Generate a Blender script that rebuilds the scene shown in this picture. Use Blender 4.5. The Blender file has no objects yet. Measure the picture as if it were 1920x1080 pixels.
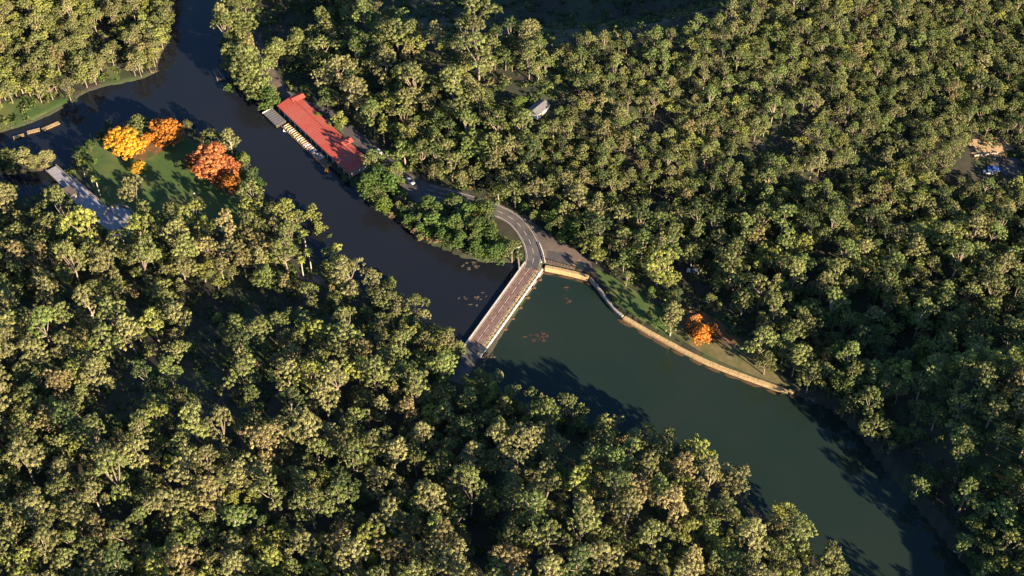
import bpy, math, random
import numpy as np
from mathutils import Vector

R = math.radians
S = bpy.context.scene

# ------------------------------------------------------------------ camera, sky, sun, exposure
FPX, DEP, CAM_H = 2500.0, R(47.0), 424.0
CAM = np.array([0.0, -CAM_H / math.tan(DEP), CAM_H])
cd = bpy.data.cameras.new('camera'); cam = bpy.data.objects.new('camera', cd)
S.collection.objects.link(cam); S.camera = cam
cam.location = CAM; cam.rotation_euler = (math.pi / 2 - DEP, 0, 0)
cd.sensor_width = 36.0; cd.lens = 36.0 * FPX / 1920.0
cd.clip_start = 1.0; cd.clip_end = 12000.0

SUN_AZ_X, SUN_AZ_Y, SUN_EL = 0.67, -0.74, R(17.5)     # sun stands to the lower right, behind the camera
wd = bpy.data.worlds.new('World'); S.world = wd; wd.use_nodes = True
nt = wd.node_tree; nt.nodes.clear()
sky = nt.nodes.new('ShaderNodeTexSky'); sky.sky_type = 'NISHITA'; sky.sun_disc = False
sky.sun_elevation = SUN_EL; sky.sun_rotation = math.atan2(SUN_AZ_X, SUN_AZ_Y)
sky.air_density = 1.0; sky.dust_density = 0.1; sky.ozone_density = 5.0
bg = nt.nodes.new('ShaderNodeBackground'); bg.inputs[1].default_value = 0.06
out = nt.nodes.new('ShaderNodeOutputWorld')
nt.links.new(sky.outputs[0], bg.inputs[0]); nt.links.new(bg.outputs[0], out.inputs[0])
sl = bpy.data.lights.new('sun', 'SUN'); sl.energy = 5.0; sl.angle = R(0.5); sl.color = (1.0, 0.83, 0.60)
sun = bpy.data.objects.new('sun', sl); S.collection.objects.link(sun)
sd = Vector((SUN_AZ_X * math.cos(SUN_EL), SUN_AZ_Y * math.cos(SUN_EL), math.sin(SUN_EL)))
sun.rotation_euler = sd.to_track_quat('Z', 'Y').to_euler(); sun.location = (200, -300, 300)
S.view_settings.view_transform = 'Standard'; S.view_settings.look = 'None'
S.view_settings.exposure = 2.05; S.view_settings.gamma = 1.0

rng = np.random.default_rng(11)
rnd = random.Random(5)

# ------------------------------------------------------------------ surveying: picture point -> point of the land
cF = np.array([0, math.cos(DEP), -math.sin(DEP)]); cU = np.array([0, math.sin(DEP), math.cos(DEP)]); cR = np.array([1.0, 0, 0])
def at(u, v, z=0.0):
    d = cF + cR * ((u - 960) / FPX) + cU * ((540 - v) / FPX)
    t = (z - CAM[2]) / d[2]
    return CAM + d * t
def proj(P):
    P = np.atleast_2d(P) - CAM
    w = P @ cF
    return np.stack([960 + FPX * (P @ cR) / w, 540 - FPX * (P @ cU) / w, w], 1)
def pts(l, z=0.0): return [at(u, v, z) for u, v in l]

def seg_dist(P, line, closed=False):
    L = np.array([[p[0], p[1]] for p in line]); A = L if closed else L[:-1]; B = np.roll(L, -1, 0) if closed else L[1:]
    best = np.full(len(P), 1e9)
    for a, b in zip(A, B):
        ab = b - a; t = np.clip(((P - a) @ ab) / max(ab @ ab, 1e-9), 0, 1)
        best = np.minimum(best, np.hypot(*(P - a - t[:, None] * ab).T))
    return best
def inside(P, poly):
    L = np.array([[p[0], p[1]] for p in poly]); r = np.zeros(len(P), bool)
    for a, b in zip(L, np.roll(L, -1, 0)):
        c = ((a[1] > P[:, 1]) != (b[1] > P[:, 1]))
        with np.errstate(divide='ignore', invalid='ignore'):
            x = (b[0] - a[0]) * (P[:, 1] - a[1]) / (b[1] - a[1]) + a[0]
        r ^= c & (P[:, 0] < x)
    return r
def sdf(P, poly):
    d = seg_dist(P, poly, True); return np.where(inside(P, poly), -d, d)
def sstep(a, b, x):
    t = np.clip((x - a) / (b - a), 0, 1); return t * t * (3 - 2 * t)

UP_PX = [(352,-90),(330,40),(318,85),(300,118),(302,138),(270,153),(225,163),(195,168),(160,180),(130,203),(95,222),(50,240),(0,255),(-90,280),
  (-90,300),(30,290),(85,300),(110,314),(80,326),(30,332),(-90,345),(-90,385),(40,372),(85,362),(108,347),(118,327),(134,316),(138,292),(188,244),(250,224),(340,238),(380,258),(420,270),
  (455,294),(478,327),(498,365),(518,405),(560,438),(592,478),(634,515),(686,548),(738,578),(800,616),(848,650),(880,672),
  (974,500),(940,499),(905,496),(870,488),(830,472),(800,461),(770,438),(735,417),(705,401),(668,368),(645,340),(618,320),(600,300),(552,252),(510,212),
  (478,192),(442,172),(419,142),(412,100),(414,60),(420,0),(428,-90)]
DN_PX = [(1021,502),(932,640),(905,690),(942,738),(1000,768),(1080,790),(1160,816),(1240,842),(1300,876),(1350,910),(1408,950),(1460,990),(1505,1025),(1540,1060),(1580,1110),(1660,1220),
  (1960,1220),(1880,1120),(1815,1060),(1750,985),(1700,925),(1655,868),(1612,812),(1560,765),(1500,742),(1482,737),(1400,709),(1320,677),(1240,636),(1185,604),(1150,577),(1122,540),(1105,521),(1062,511)]
UP, DN = pts(UP_PX), pts(DN_PX)
UPZ = 1.25                                           # the weir holds the upper river a little higher
BZ = 2.0                                             # level of the river flats
ROAD_PX = [(470,60),(500,125),(532,176),(566,196),(606,206),(650,243),(690,278),(722,304),(752,328),(792,352),(850,368),(900,382),(936,397),(962,411),(982,432),(996,458),(1001,482),(996,504)]
ROAD = pts(ROAD_PX, BZ)
BR_A, BR_B = at(997, 502, 2.0), at(886, 657, 2.0)      # the weir bridge, centre line
ROAD2 = pts([(888,655),(878,674),(866,700),(856,718)], BZ)
WPATH_PX = [(118,338),(150,366),(190,402),(222,428),(230,444)]
WPATH = pts(WPATH_PX, BZ)
LAWN = pts([(158,322),(150,292),(192,256),(252,238),(338,250),(378,270),(418,284),(446,308),(462,335),(474,372),(462,420),(430,440),(400,430),(360,415),(290,410),(245,404),(215,396),(180,366)], BZ)
APRON = pts([(985,402),(1012,428),(1040,447),(1078,468),(1108,492),(1112,512),(1062,503),(1022,494),(1008,480),(1004,458),(990,432),(966,408)], BZ)
BANKLAWN = pts([(1114,500),(1150,520),(1190,545),(1240,580),(1270,610),(1252,628),(1200,600),(1160,568),(1130,532)], BZ)
DRYLAWN = pts([(1258,624),(1272,604),(1330,600),(1390,640),(1450,690),(1490,722),(1470,724),(1400,699),(1320,664)], BZ)
LITTER = pts([(1268,565),(1300,578),(1345,598),(1392,640),(1372,650),(1330,640),(1290,628),(1272,604)], BZ)
CARPARK = pts([(738,312),(800,342),(880,362),(880,376),(800,392),(770,372),(748,345)], BZ)
FLAT = [LAWN, APRON, BANKLAWN, DRYLAWN, CARPARK, pts([(480,10),(600,20),(560,150),(500,150)], BZ), pts([(500,190),(560,165),(720,300),(650,345)], BZ),
        pts([(60,330),(200,400),(420,420),(460,400),(600,520),(560,580),(380,560),(240,500),(80,400)], BZ), pts([(1270,480),(1330,490),(1330,535),(1270,525)], BZ)]
CREST = pts([(560,-60),(640,-5),(760,30),(880,60),(1000,72),(1120,66),(1260,54),(1380,34),(1420,-40),(1440,-300)], 36)
cx = np.array([p[0] for p in CREST]); cy = np.array([p[1] for p in CREST])
LCEN_V = np.array([-300,-40,150,250,400,560,650,980,1150,1500]); LCEN_U = np.array([400,388,370,470,660,960,1190,1590,1740,2000])

def water_d(P): return np.minimum(sdf(P, UP), sdf(P, DN))
def height(P, d=None):
    P = np.asarray(P, float)[:, :2]
    if d is None: d = water_d(P)
    q = proj(np.c_[P, np.zeros(len(P))]); u, v = q[:, 0], q[:, 1]
    fl = seg_dist(P, ROAD); fl = np.minimum(fl, seg_dist(P, ROAD2)); fl = np.minimum(fl, seg_dist(P, WPATH)); fl = np.minimum(fl, seg_dist(P, [BR_A, BR_B]))
    for f in FLAT: fl = np.minimum(fl, np.maximum(sdf(P, f), 0))
    right = u > np.interp(v, LCEN_V, LCEN_U)
    topl = (~right) & (v < 258 - 0.36 * u)
    hr = 8 * sstep(15, 90, d) + 34 * sstep(-40, 190, P[:, 1]) * sstep(25, 130, d)
    e = P[:, 1] - np.interp(P[:, 0], cx, cy)
    wv = sstep(cx[0] - 5, cx[0] + 30, P[:, 0]) * (1 - sstep(cx[-3], cx[-2] + 25, P[:, 0]))
    hr = np.maximum(hr - np.clip(e, 0, 70) * 0.75 * wv, 2)
    steep = 30 * sstep(1, 46, d) * sstep(1480, 1600, u) * sstep(700, 800, v)          # shaded bluff by the lower reach
    hr = np.maximum(hr, steep)
    hl = 26 * sstep(10, 200, d); hl = np.maximum(hl, 12 * sstep(1, 38, d) * sstep(690, 760, v) * sstep(860, 960, u)); ht = 48 * sstep(14, 170, d)
    h = np.where(right, hr, np.where(topl, ht, hl))
    x, y = P[:, 0], P[:, 1]
    h = h * (1 + 0.16 * np.sin(x / 37 + 1.3) * np.sin(y / 31 + .4)) + 1.2 * sstep(10, 60, d) * np.sin(x / 13 + y / 29) * np.sin(y / 17 - x / 41)
    m = sstep(3, 55, fl)
    m = np.where((u > 1480) & (v > 690), np.maximum(m, sstep(3, 20, fl)), m)
    bank = -2.0 + (BZ + 2.0) * sstep(-2.2, 1.6, d)
    return bank + np.maximum(h, 0) * m * (d > 0)
gx = np.concatenate([[-4000, -2500, -1500, -900, -600, -450], np.arange(-380, 381, 2.5), [450, 600, 900, 1500, 2500, 4000]])
gy = np.concatenate([[-3000, -1800, -1000, -600, -400, -300, -240], np.arange(-200, 301, 2.5), [330, 380, 450, 600, 900, 1500, 2600, 4500]])
GX, GY = np.meshgrid(gx, gy); GP = np.c_[GX.ravel(), GY.ravel()]; GD = np.full(len(GP), 300.0); GZ = np.full(len(GP), 45.0)
gnear = (np.abs(GP[:, 0]) <= 620) & (GP[:, 1] > -420) & (GP[:, 1] < 620)
GD[gnear] = water_d(GP[gnear]); GZ[gnear] = height(GP[gnear], GD[gnear]); GZ2, GD2 = GZ.reshape(len(gy), len(gx)), GD.reshape(len(gy), len(gx))
def lookup(A, P):
    P = np.atleast_2d(P); i = np.clip(np.searchsorted(gx, P[:, 0]) - 1, 0, len(gx) - 2); j = np.clip(np.searchsorted(gy, P[:, 1]) - 1, 0, len(gy) - 2)
    a = (P[:, 0] - gx[i]) / (gx[i + 1] - gx[i]); b = (P[:, 1] - gy[j]) / (gy[j + 1] - gy[j])
    return (A[j, i] * (1 - a) + A[j, i + 1] * a) * (1 - b) + (A[j + 1, i] * (1 - a) + A[j + 1, i + 1] * a) * b
def land(P): return lookup(GZ2, P)
def shore(P): return lookup(GD2, P)
def gh(x, y): return float(land(np.array([[x, y]]))[0])
def ground(u, v, dz=0.0):
    z = BZ
    for _ in range(8):
        p = at(u, v, z + dz); z = 0.5 * z + 0.5 * gh(p[0], p[1])
    p = at(u, v, z + dz); p[2] = gh(p[0], p[1]); return p

# ------------------------------------------------------------------ materials
def new_mat(name):
    m = bpy.data.materials.new(name); m.use_nodes = True; m.node_tree.nodes.clear(); return m, m.node_tree
def mat(name, c1, c2=None, scale=1.0, rough=0.85, bump=0.0, metallic=0.0, spec=0.3, detail=6.0, c3=None, s3=0.1, coord='Object'):
    m, t = new_mat(name); N, L = t.nodes, t.links
    b = N.new('ShaderNodeBsdfPrincipled'); o = N.new('ShaderNodeOutputMaterial'); L.new(b.outputs[0], o.inputs[0])
    b.inputs['Roughness'].default_value = rough; b.inputs['Metallic'].default_value = metallic
    b.inputs['Specular IOR Level'].default_value = spec
    tc = N.new('ShaderNodeTexCoord')
    c2 = c2 or tuple(x * 0.72 for x in c1)
    n = N.new('ShaderNodeTexNoise'); n.inputs['Scale'].default_value = scale; n.inputs['Detail'].default_value = detail; n.inputs['Roughness'].default_value = 0.65
    L.new(tc.outputs[coord], n.inputs['Vector'])
    r = N.new('ShaderNodeValToRGB'); r.color_ramp.elements[0].position = 0.32; r.color_ramp.elements[1].position = 0.68
    r.color_ramp.elements[0].color = (*c2, 1); r.color_ramp.elements[1].color = (*c1, 1)
    L.new(n.outputs[0], r.inputs[0]); col = r.outputs[0]
    if c3:
        n3 = N.new('ShaderNodeTexNoise'); n3.inputs['Scale'].default_value = s3; n3.inputs['Detail'].default_value = 4
        L.new(tc.outputs[coord], n3.inputs['Vector'])
        r3 = N.new('ShaderNodeValToRGB'); r3.color_ramp.elements[0].position = 0.45; r3.color_ramp.elements[1].position = 0.62
        L.new(n3.outputs[0], r3.inputs[0])
        mx = N.new('ShaderNodeMix'); mx.data_type = 'RGBA'; L.new(r3.outputs[0], mx.inputs[0]); L.new(col, mx.inputs[6]); mx.inputs[7].default_value = (*c3, 1)
        col = mx.outputs[2]
    L.new(col, b.inputs['Base Color'])
    if bump:
        bp = N.new('ShaderNodeBump'); bp.inputs['Strength'].default_value = bump; bp.inputs['Distance'].default_value = 0.2
        L.new(n.outputs[0], bp.inputs['Height']); L.new(bp.outputs[0], b.inputs['Normal'])
    return m
def leaf_mat(name, c, alt, trans=0.32):
    m, t = new_mat(name); N, L = t.nodes, t.links
    o = N.new('ShaderNodeOutputMaterial'); mix = N.new('ShaderNodeMixShader'); L.new(mix.outputs[0], o.inputs[0]); mix.inputs[0].default_value = trans
    d = N.new('ShaderNodeBsdfPrincipled'); d.inputs['Roughness'].default_value = 0.55; d.inputs['Specular IOR Level'].default_value = 0.25
    tr = N.new('ShaderNodeBsdfTranslucent'); L.new(d.outputs[0], mix.inputs[1]); L.new(tr.outputs[0], mix.inputs[2])
    oi = N.new('ShaderNodeObjectInfo'); a = N.new('ShaderNodeAttribute'); a.attribute_name = 'tint'
    mx = N.new('ShaderNodeMix'); mx.data_type = 'RGBA'; mx.inputs[6].default_value = (*c, 1); mx.inputs[7].default_value = (*alt, 1)
    mm = N.new('ShaderNodeMath'); mm.operation = 'MULTIPLY_ADD'; mm.inputs[1].default_value = 0.7
    mb = N.new('ShaderNodeMath'); mb.operation = 'MULTIPLY'; mb.inputs[1].default_value = 0.4
    L.new(oi.outputs['Random'], mm.inputs[0]); L.new(a.outputs['Fac'], mb.inputs[0]); L.new(mb.outputs[0], mm.inputs[2]); L.new(mm.outputs[0], mx.inputs[0])
    hv = N.new('ShaderNodeHueSaturation'); L.new(mx.outputs[2], hv.inputs['Color'])
    v1 = N.new('ShaderNodeMath'); v1.operation = 'MULTIPLY_ADD'; v1.inputs[1].default_value = 1.0; v1.inputs[2].default_value = 0.50
    L.new(a.outputs['Fac'], v1.inputs[0])
    r1 = N.new('ShaderNodeMath'); r1.operation = 'MULTIPLY'; r1.inputs[1].default_value = 7.31; r2 = N.new('ShaderNodeMath'); r2.operation = 'FRACT'
    r3 = N.new('ShaderNodeMath'); r3.operation = 'MULTIPLY_ADD'; r3.inputs[1].default_value = 0.55; r3.inputs[2].default_value = 0.68; r4 = N.new('ShaderNodeMath'); r4.operation = 'MULTIPLY'
    L.new(oi.outputs['Random'], r1.inputs[0]); L.new(r1.outputs[0], r2.inputs[0]); L.new(r2.outputs[0], r3.inputs[0]); L.new(r3.outputs[0], r4.inputs[0]); L.new(v1.outputs[0], r4.inputs[1]); L.new(r4.outputs[0], hv.inputs['Value'])
    L.new(hv.outputs[0], d.inputs['Base Color']); L.new(hv.outputs[0], tr.inputs['Color'])
    return m
def water_mat(name, c, c2):
    m, t = new_mat(name); N, L = t.nodes, t.links
    b = N.new('ShaderNodeBsdfPrincipled'); o = N.new('ShaderNodeOutputMaterial'); L.new(b.outputs[0], o.inputs[0])
    tc = N.new('ShaderNodeTexCoord'); n = N.new('ShaderNodeTexNoise'); n.inputs['Scale'].default_value = 0.018; n.inputs['Detail'].default_value = 3
    L.new(tc.outputs['Object'], n.inputs['Vector'])
    r = N.new('ShaderNodeValToRGB'); r.color_ramp.elements[0].position = 0.35; r.color_ramp.elements[1].position = 0.65
    r.color_ramp.elements[0].color = (*c2, 1); r.color_ramp.elements[1].color = (*c, 1); L.new(n.outputs[0], r.inputs[0]); L.new(r.outputs[0], b.inputs['Base Color'])
    b.inputs['Roughness'].default_value = 0.06; b.inputs['IOR'].default_value = 1.33; b.inputs['Specular IOR Level'].default_value = 0.5
    w = N.new('ShaderNodeTexNoise'); w.inputs['Scale'].default_value = 0.9; w.inputs['Detail'].default_value = 4; L.new(tc.outputs['Object'], w.inputs['Vector'])
    bp = N.new('ShaderNodeBump'); bp.inputs['Strength'].default_value = 0.09; bp.inputs['Distance'].default_value = 0.1
    wr = N.new('ShaderNodeTexNoise'); wr.inputs['Scale'].default_value = 0.03; wr.inputs['Detail'].default_value = 5; L.new(tc.outputs['Object'], wr.inputs['Vector'])
    rr = N.new('ShaderNodeMapRange'); rr.inputs[1].default_value = .4; rr.inputs[2].default_value = .65; rr.inputs[3].default_value = .03; rr.inputs[4].default_value = .22; L.new(wr.outputs[0], rr.inputs[0]); L.new(rr.outputs[0], b.inputs['Roughness'])
    L.new(w.outputs[0], bp.inputs['Height']); L.new(bp.outputs[0], b.inputs['Normal'])
    return m

M = {}
M['soil'] = mat('forest_floor', (0.0480, 0.0400, 0.0272), (0.0224, 0.0208, 0.0144), 0.35, c3=(0.0360, 0.0480, 0.0176), s3=0.06, bump=0.4)
M['lawn'] = mat('mown_grass', (0.0570, 0.0941, 0.0228), (0.0380, 0.0699, 0.0167), 0.5, c3=(0.0912, 0.1030, 0.0304), s3=0.07)
M['dry'] = mat('dry_grass', (0.1584, 0.1224, 0.0540), (0.0936, 0.0828, 0.0324), 0.45, c3=(0.0720, 0.0792, 0.0252), s3=0.12)
M['litter'] = mat('leaf_litter', (0.23, 0.082, 0.036), (0.085, 0.060, 0.026), 0.8, c3=(0.060, 0.066, 0.022), s3=0.35)
M['asphalt'] = mat('worn_asphalt', (0.0799, 0.0696, 0.0666), (0.0554, 0.0505, 0.0504), 0.7, 0.9, c3=(0.1008, 0.0870, 0.0810), s3=0.15)
M['asphalt2'] = mat('bridge_asphalt', (0.1322, 0.0741, 0.0574), (0.0925, 0.0559, 0.0462), 0.8, 0.9, c3=(0.1586, 0.0945, 0.0735), s3=0.25)
M['track'] = mat('polished_asphalt', (0.1828, 0.1098, 0.0875), (0.1219, 0.0708, 0.0578), 1.2, 0.85, c3=(0.2215, 0.1398, 0.1137), s3=0.5)
M['pale'] = mat('whitewashed_concrete', (0.55, 0.50, 0.44), (0.42, 0.37, 0.32), 0.7, 0.9)
M['paving'] = mat('dusty_paving', (0.1564, 0.1156, 0.0884), (0.1020, 0.0748, 0.0612), 0.5, 0.9, c3=(0.0816, 0.0646, 0.0578), s3=0.1)
M['concrete'] = mat('pale_concrete', (0.3024, 0.2592, 0.2160), (0.2016, 0.1728, 0.1440), 0.6, 0.9)
M['greyconc'] = mat('grey_concrete', (0.3038, 0.2893, 0.3105), (0.2025, 0.1895, 0.2070), 0.5, 0.9)
M['sand'] = mat('sandstone', (0.4500, 0.3162, 0.1532), (0.2970, 0.1976, 0.0968), 0.9, 0.9, bump=0.5)
M['ledge'] = mat('iron_stained_sandstone', (0.0960, 0.0480, 0.0192), (0.0480, 0.0320, 0.0160), 0.6, 0.9)
M['sandbare'] = mat('bare_sand', (0.3600, 0.2400, 0.1350), (0.2250, 0.1425, 0.0750), 0.4, 0.95, bump=0.5)
M['paint'] = mat('road_paint', (0.5400, 0.5100, 0.4650), (0.3375, 0.3000, 0.2700), 1.4, 0.8)
M['rock'] = mat('river_rock', (0.0840, 0.0595, 0.0420), (0.0420, 0.0315, 0.0245), 0.9, 0.9, bump=0.5)
M['redrock'] = mat('red_shoal_rock', (0.0672, 0.0273, 0.0176), (0.0336, 0.0182, 0.0126), 0.9, 0.8, bump=0.5)
M['redroof'] = mat('red_painted_roof', (0.3735, 0.0657, 0.0438), (0.3135, 0.0563, 0.0388), 0.35, 0.7, c3=(0.3335, 0.0813, 0.0594), s3=0.12)
M['greyroof'] = mat('grey_sheet_roof', (0.1500, 0.1425, 0.1425), (0.1050, 0.0975, 0.0975), 0.8, 0.6)
M['wall'] = mat('cream_boards', (0.4125, 0.3525, 0.2700), (0.3150, 0.2700, 0.2100), 1.2)
M['timber'] = mat('weathered_timber', (0.1920, 0.1280, 0.0800), (0.1120, 0.0760, 0.0480), 1.5)
M['dark'] = mat('dark_metal', (0.03, 0.03, 0.03), (0.02, 0.02, 0.02), 1.0, 0.5)
M['white'] = mat('white_paint', (0.7200, 0.7020, 0.6660), (0.6300, 0.6120, 0.5760), 1.0, 0.45)
M['cream'] = mat('cream_boat_paint', (0.5920, 0.4960, 0.2880), (0.4800, 0.3840, 0.2080), 1.0, 0.5)
M['orange'] = mat('orange_plastic', (0.80, 0.22, 0.03), (0.70, 0.18, 0.03), 1.0, 0.4)
M['yellowp'] = mat('yellow_plastic', (0.85, 0.50, 0.05), (0.75, 0.42, 0.04), 1.0, 0.4)
M['redp'] = mat('red_boat_paint', (0.45, 0.06, 0.04), (0.36, 0.05, 0.03), 1.0, 0.45)
M['bluep'] = mat('blue_paint', (0.05, 0.12, 0.45), (0.04, 0.09, 0.36), 1.0, 0.35)
M['silver'] = mat('silver_paint', (0.50, 0.52, 0.55), (0.44, 0.46, 0.49), 1.0, 0.3)
M['glass'] = mat('dark_glass', (0.02, 0.025, 0.03), (0.015, 0.02, 0.025), 1.0, 0.08, spec=0.5)
M['tyre'] = mat('tyre_rubber', (0.02, 0.02, 0.02), (0.015, 0.015, 0.015), 2.0, 0.9)
M['bark'] = mat('pale_gum_bark', (0.4420, 0.3570, 0.2635), (0.2210, 0.1615, 0.1105), 0.6, c3=(0.3060, 0.2295, 0.1615), s3=0.4)
M['greybark'] = mat('grey_gum_bark', (0.26, 0.20, 0.15), (0.14, 0.105, 0.08), 0.6, c3=(0.18, 0.14, 0.10), s3=0.4)
M['darkbark'] = mat('dark_bark', (0.14, 0.10, 0.07), (0.08, 0.06, 0.045), 1.0)
M['palmbark'] = mat('palm_trunk_bark', (0.4250, 0.3570, 0.2805), (0.2890, 0.2380, 0.1870), 1.2)
LEAF = {
  'olive':   ((0.1805, 0.1868, 0.0589), (0.1425, 0.1667, 0.0475)),
  'khaki':   ((0.2280, 0.2121, 0.0855), (0.1947, 0.1919, 0.0665)),
  'green':   ((0.1235, 0.1717, 0.0437), (0.1568, 0.1818, 0.0494)),
  'yellow green': ((0.2612, 0.2646, 0.0570), (0.2137, 0.2373, 0.0513)),
  'bronze':  ((0.2422, 0.1868, 0.0808), (0.2137, 0.1919, 0.0665)),
  'dark green': ((0.0612, 0.0892, 0.0289), (0.0808, 0.1062, 0.0323)),
  'lush green': ((0.0723, 0.1318, 0.0272), (0.1020, 0.1487, 0.0340)),
  'bright green': ((0.1615, 0.2210, 0.0340), (0.1360, 0.1870, 0.0306)),
  'golden yellow': ((0.5772, 0.3666, 0.0351), (0.5460, 0.2808, 0.0234)),
  'orange':  ((0.5772, 0.2808, 0.0351), (0.5148, 0.1716, 0.0273)),
  'rusty red': ((0.33, 0.095, 0.040), (0.44, 0.190, 0.052)),
  'tan':     ((0.30, 0.20, 0.11), (0.24, 0.18, 0.085)),
}
for k, (a, b) in LEAF.items(): M['leaf ' + k] = leaf_mat('leaves_' + k.replace(' ', '_'), a, b)
M['water_up'] = water_mat('brown_river_water', (0.0104, 0.0115, 0.0148), (0.0086, 0.0101, 0.0137))
M['water_dn'] = water_mat('green_river_water', (0.0148, 0.0232, 0.0158), (0.0105, 0.0205, 0.0160))

# ------------------------------------------------------------------ mesh helpers
def link(o): S.collection.objects.link(o); return o
def tag(o, label=None, cat=None, group=None, kind=None):
    if label: o['label'] = label
    if cat: o['category'] = cat
    if group: o['group'] = group
    if kind: o['kind'] = kind
    return o
def empty(name, loc, rz=0.0, parent=None):
    o = bpy.data.objects.new(name, None); o.location = tuple(loc); o.rotation_euler = (0, 0, rz); o.empty_display_size = 0.5
    return link(o)
def mesh(name, V, F, mats, smooth=False, mi=None):
    me = bpy.data.meshes.new(name)
    if isinstance(V, np.ndarray): V = V.tolist()
    if isinstance(F, np.ndarray): F = F.tolist()
    me.from_pydata(V, [], F)
    for m in (mats if isinstance(mats, (list, tuple)) else [mats]): me.materials.append(m)
    if mi is not None: me.polygons.foreach_set('material_index', mi)
    if smooth: me.polygons.foreach_set('use_smooth', np.ones(len(me.polygons), bool))
    me.update(); return me
class MB:
    def __init__(s): s.V, s.F = [], []
    def add(s, V, F):
        n = len(s.V); s.V += [tuple(float(c) for c in v) for v in V]; s.F += [tuple(i + n for i in f) for f in F]; return s
    def box(s, c, size, ax=(1, 0, 0), ay=None, tilt=None):
        a = np.array(ax, float); a /= np.linalg.norm(a)
        b = np.array(ay, float) if ay is not None else np.array([-a[1], a[0], 0.0]); b /= np.linalg.norm(b)
        z = np.cross(a, b); c = np.array(c, float); x, y, h = [k / 2 for k in size]
        V = [c + a * x * i + b * y * j + z * h * k for k in (-1, 1) for i, j in ((-1, -1), (1, -1), (1, 1), (-1, 1))]
        return s.add(V, [(3, 2, 1, 0), (4, 5, 6, 7), (0, 1, 5, 4), (1, 2, 6, 5), (2, 3, 7, 6), (3, 0, 4, 7)])
    def prism(s, poly, z0, z1):
        P = [(p[0], p[1]) for p in poly]
        ar = sum(P[i][0] * P[(i + 1) % len(P)][1] - P[(i + 1) % len(P)][0] * P[i][1] for i in range(len(P)))
        if ar < 0: P = P[::-1]
        n = len(P)
        return s.add([(*p, z0) for p in P] + [(*p, z1) for p in P], [tuple(range(n - 1, -1, -1)), tuple(range(n, 2 * n))] + [(i, (i + 1) % n, n + (i + 1) % n, n + i) for i in range(n)])
    def sheet(s, poly, z):
        P = [(p[0], p[1]) for p in poly]
        ar = sum(P[i][0] * P[(i + 1) % len(P)][1] - P[(i + 1) % len(P)][0] * P[i][1] for i in range(len(P)))
        if ar < 0: P = P[::-1]
        return s.add([(*p, z) for p in P], [tuple(range(len(P)))])
    def strip(s, line, w0, w1, z):
        L = np.array([[p[0], p[1]] for p in line]); T = np.gradient(L, axis=0); T /= np.linalg.norm(T, axis=1)[:, None]; Nn = np.c_[T[:, 1], -T[:, 0]]
        A = L + Nn * w0; B = L + Nn * w1; n = len(L)
        return s.add([(*p, z) for p in A] + [(*p, z) for p in B], [(i, n + i, n + i + 1, i + 1)[::(1 if w1 > w0 else -1)] for i in range(n - 1)])
    def tube(s, a, b, r0, r1, k=6, caps=True):
        a, b = np.array(a, float), np.array(b, float); d = b - a; d /= max(np.linalg.norm(d), 1e-9)
        t = np.cross(d, (0, 0, 1) if abs(d[2]) < .9 else (1, 0, 0)); t /= np.linalg.norm(t); q = np.cross(d, t)
        an = [2 * math.pi * i / k for i in range(k)]
        V = [a + (t * math.cos(x) + q * math.sin(x)) * r0 for x in an] + [b + (t * math.cos(x) + q * math.sin(x)) * r1 for x in an]
        F = [(i, (i + 1) % k, k + (i + 1) % k, k + i) for i in range(k)]
        if caps: F += [tuple(range(k - 1, -1, -1)), tuple(range(k, 2 * k))]
        return s.add(V, F)
    def ball(s, c, r, seed=0, n=1, jit=0.15):
        q = random.Random(seed); c = np.array(c, float); r = np.array(r, float) * np.ones(3)
        V = [(0, 0, -1)]; F = []; K, J = 8, 5
        for j in range(1, J):
            ph = -math.pi / 2 + math.pi * j / J
            for i in range(K):
                th = 2 * math.pi * (i + .5 * (j % 2)) / K; V.append((math.cos(ph) * math.cos(th), math.cos(ph) * math.sin(th), math.sin(ph)))
        V.append((0, 0, 1)); top = len(V) - 1
        for i in range(K): F.append((0, 1 + (i + 1) % K, 1 + i)); F.append((top, top - K + i, top - K + (i + 1) % K))
        for j in range(J - 2):
            for i in range(K):
                a, b = 1 + j * K + i, 1 + j * K + (i + 1) % K; F.append((a, b, b + K, a + K))
        V = [c + np.array(v) * r * (1 + q.uniform(-jit, jit)) for v in V]
        return s.add(V, F)
    def mesh(s, name, m, smooth=False): return mesh(name, s.V, s.F, m, smooth)
    def build(s, name, m, parent=None, smooth=False):
        V = s.V
        if parent is not None:
            q = parent; o3 = np.zeros(3)
            while q is not None: o3 = o3 + np.array(q.location); q = q.parent
            V = [tuple(np.array(v) - o3) for v in V]
        o = bpy.data.objects.new(name, mesh(name, V, s.F, m, smooth)); link(o)
        if parent is not None: o.parent = parent
        return o
    def local(s, name, m, parent, smooth=False):
        o = bpy.data.objects.new(name, mesh(name, s.V, s.F, m, smooth)); link(o); o.parent = parent; return o
def copy_tree(o, parent=None):
    c = o.copy(); link(c); c.parent = parent
    for ch in [x for x in o.children]: copy_tree(ch, c)
    return c
def smooth_line(line, n=8):
    L = [np.array(p[:2], float) for p in line]; L = [2 * L[0] - L[1]] + L + [2 * L[-1] - L[-2]]; o = []
    for i in range(1, len(L) - 2):
        for k in range(n):
            t = k / n; a, b, c, d = L[i - 1:i + 3]
            o.append(.5 * (2 * b + (c - a) * t + (2 * a - 5 * b + 4 * c - d) * t * t + (3 * b - a - 3 * c + d) * t ** 3))
    o.append(L[-2]); return o

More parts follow.
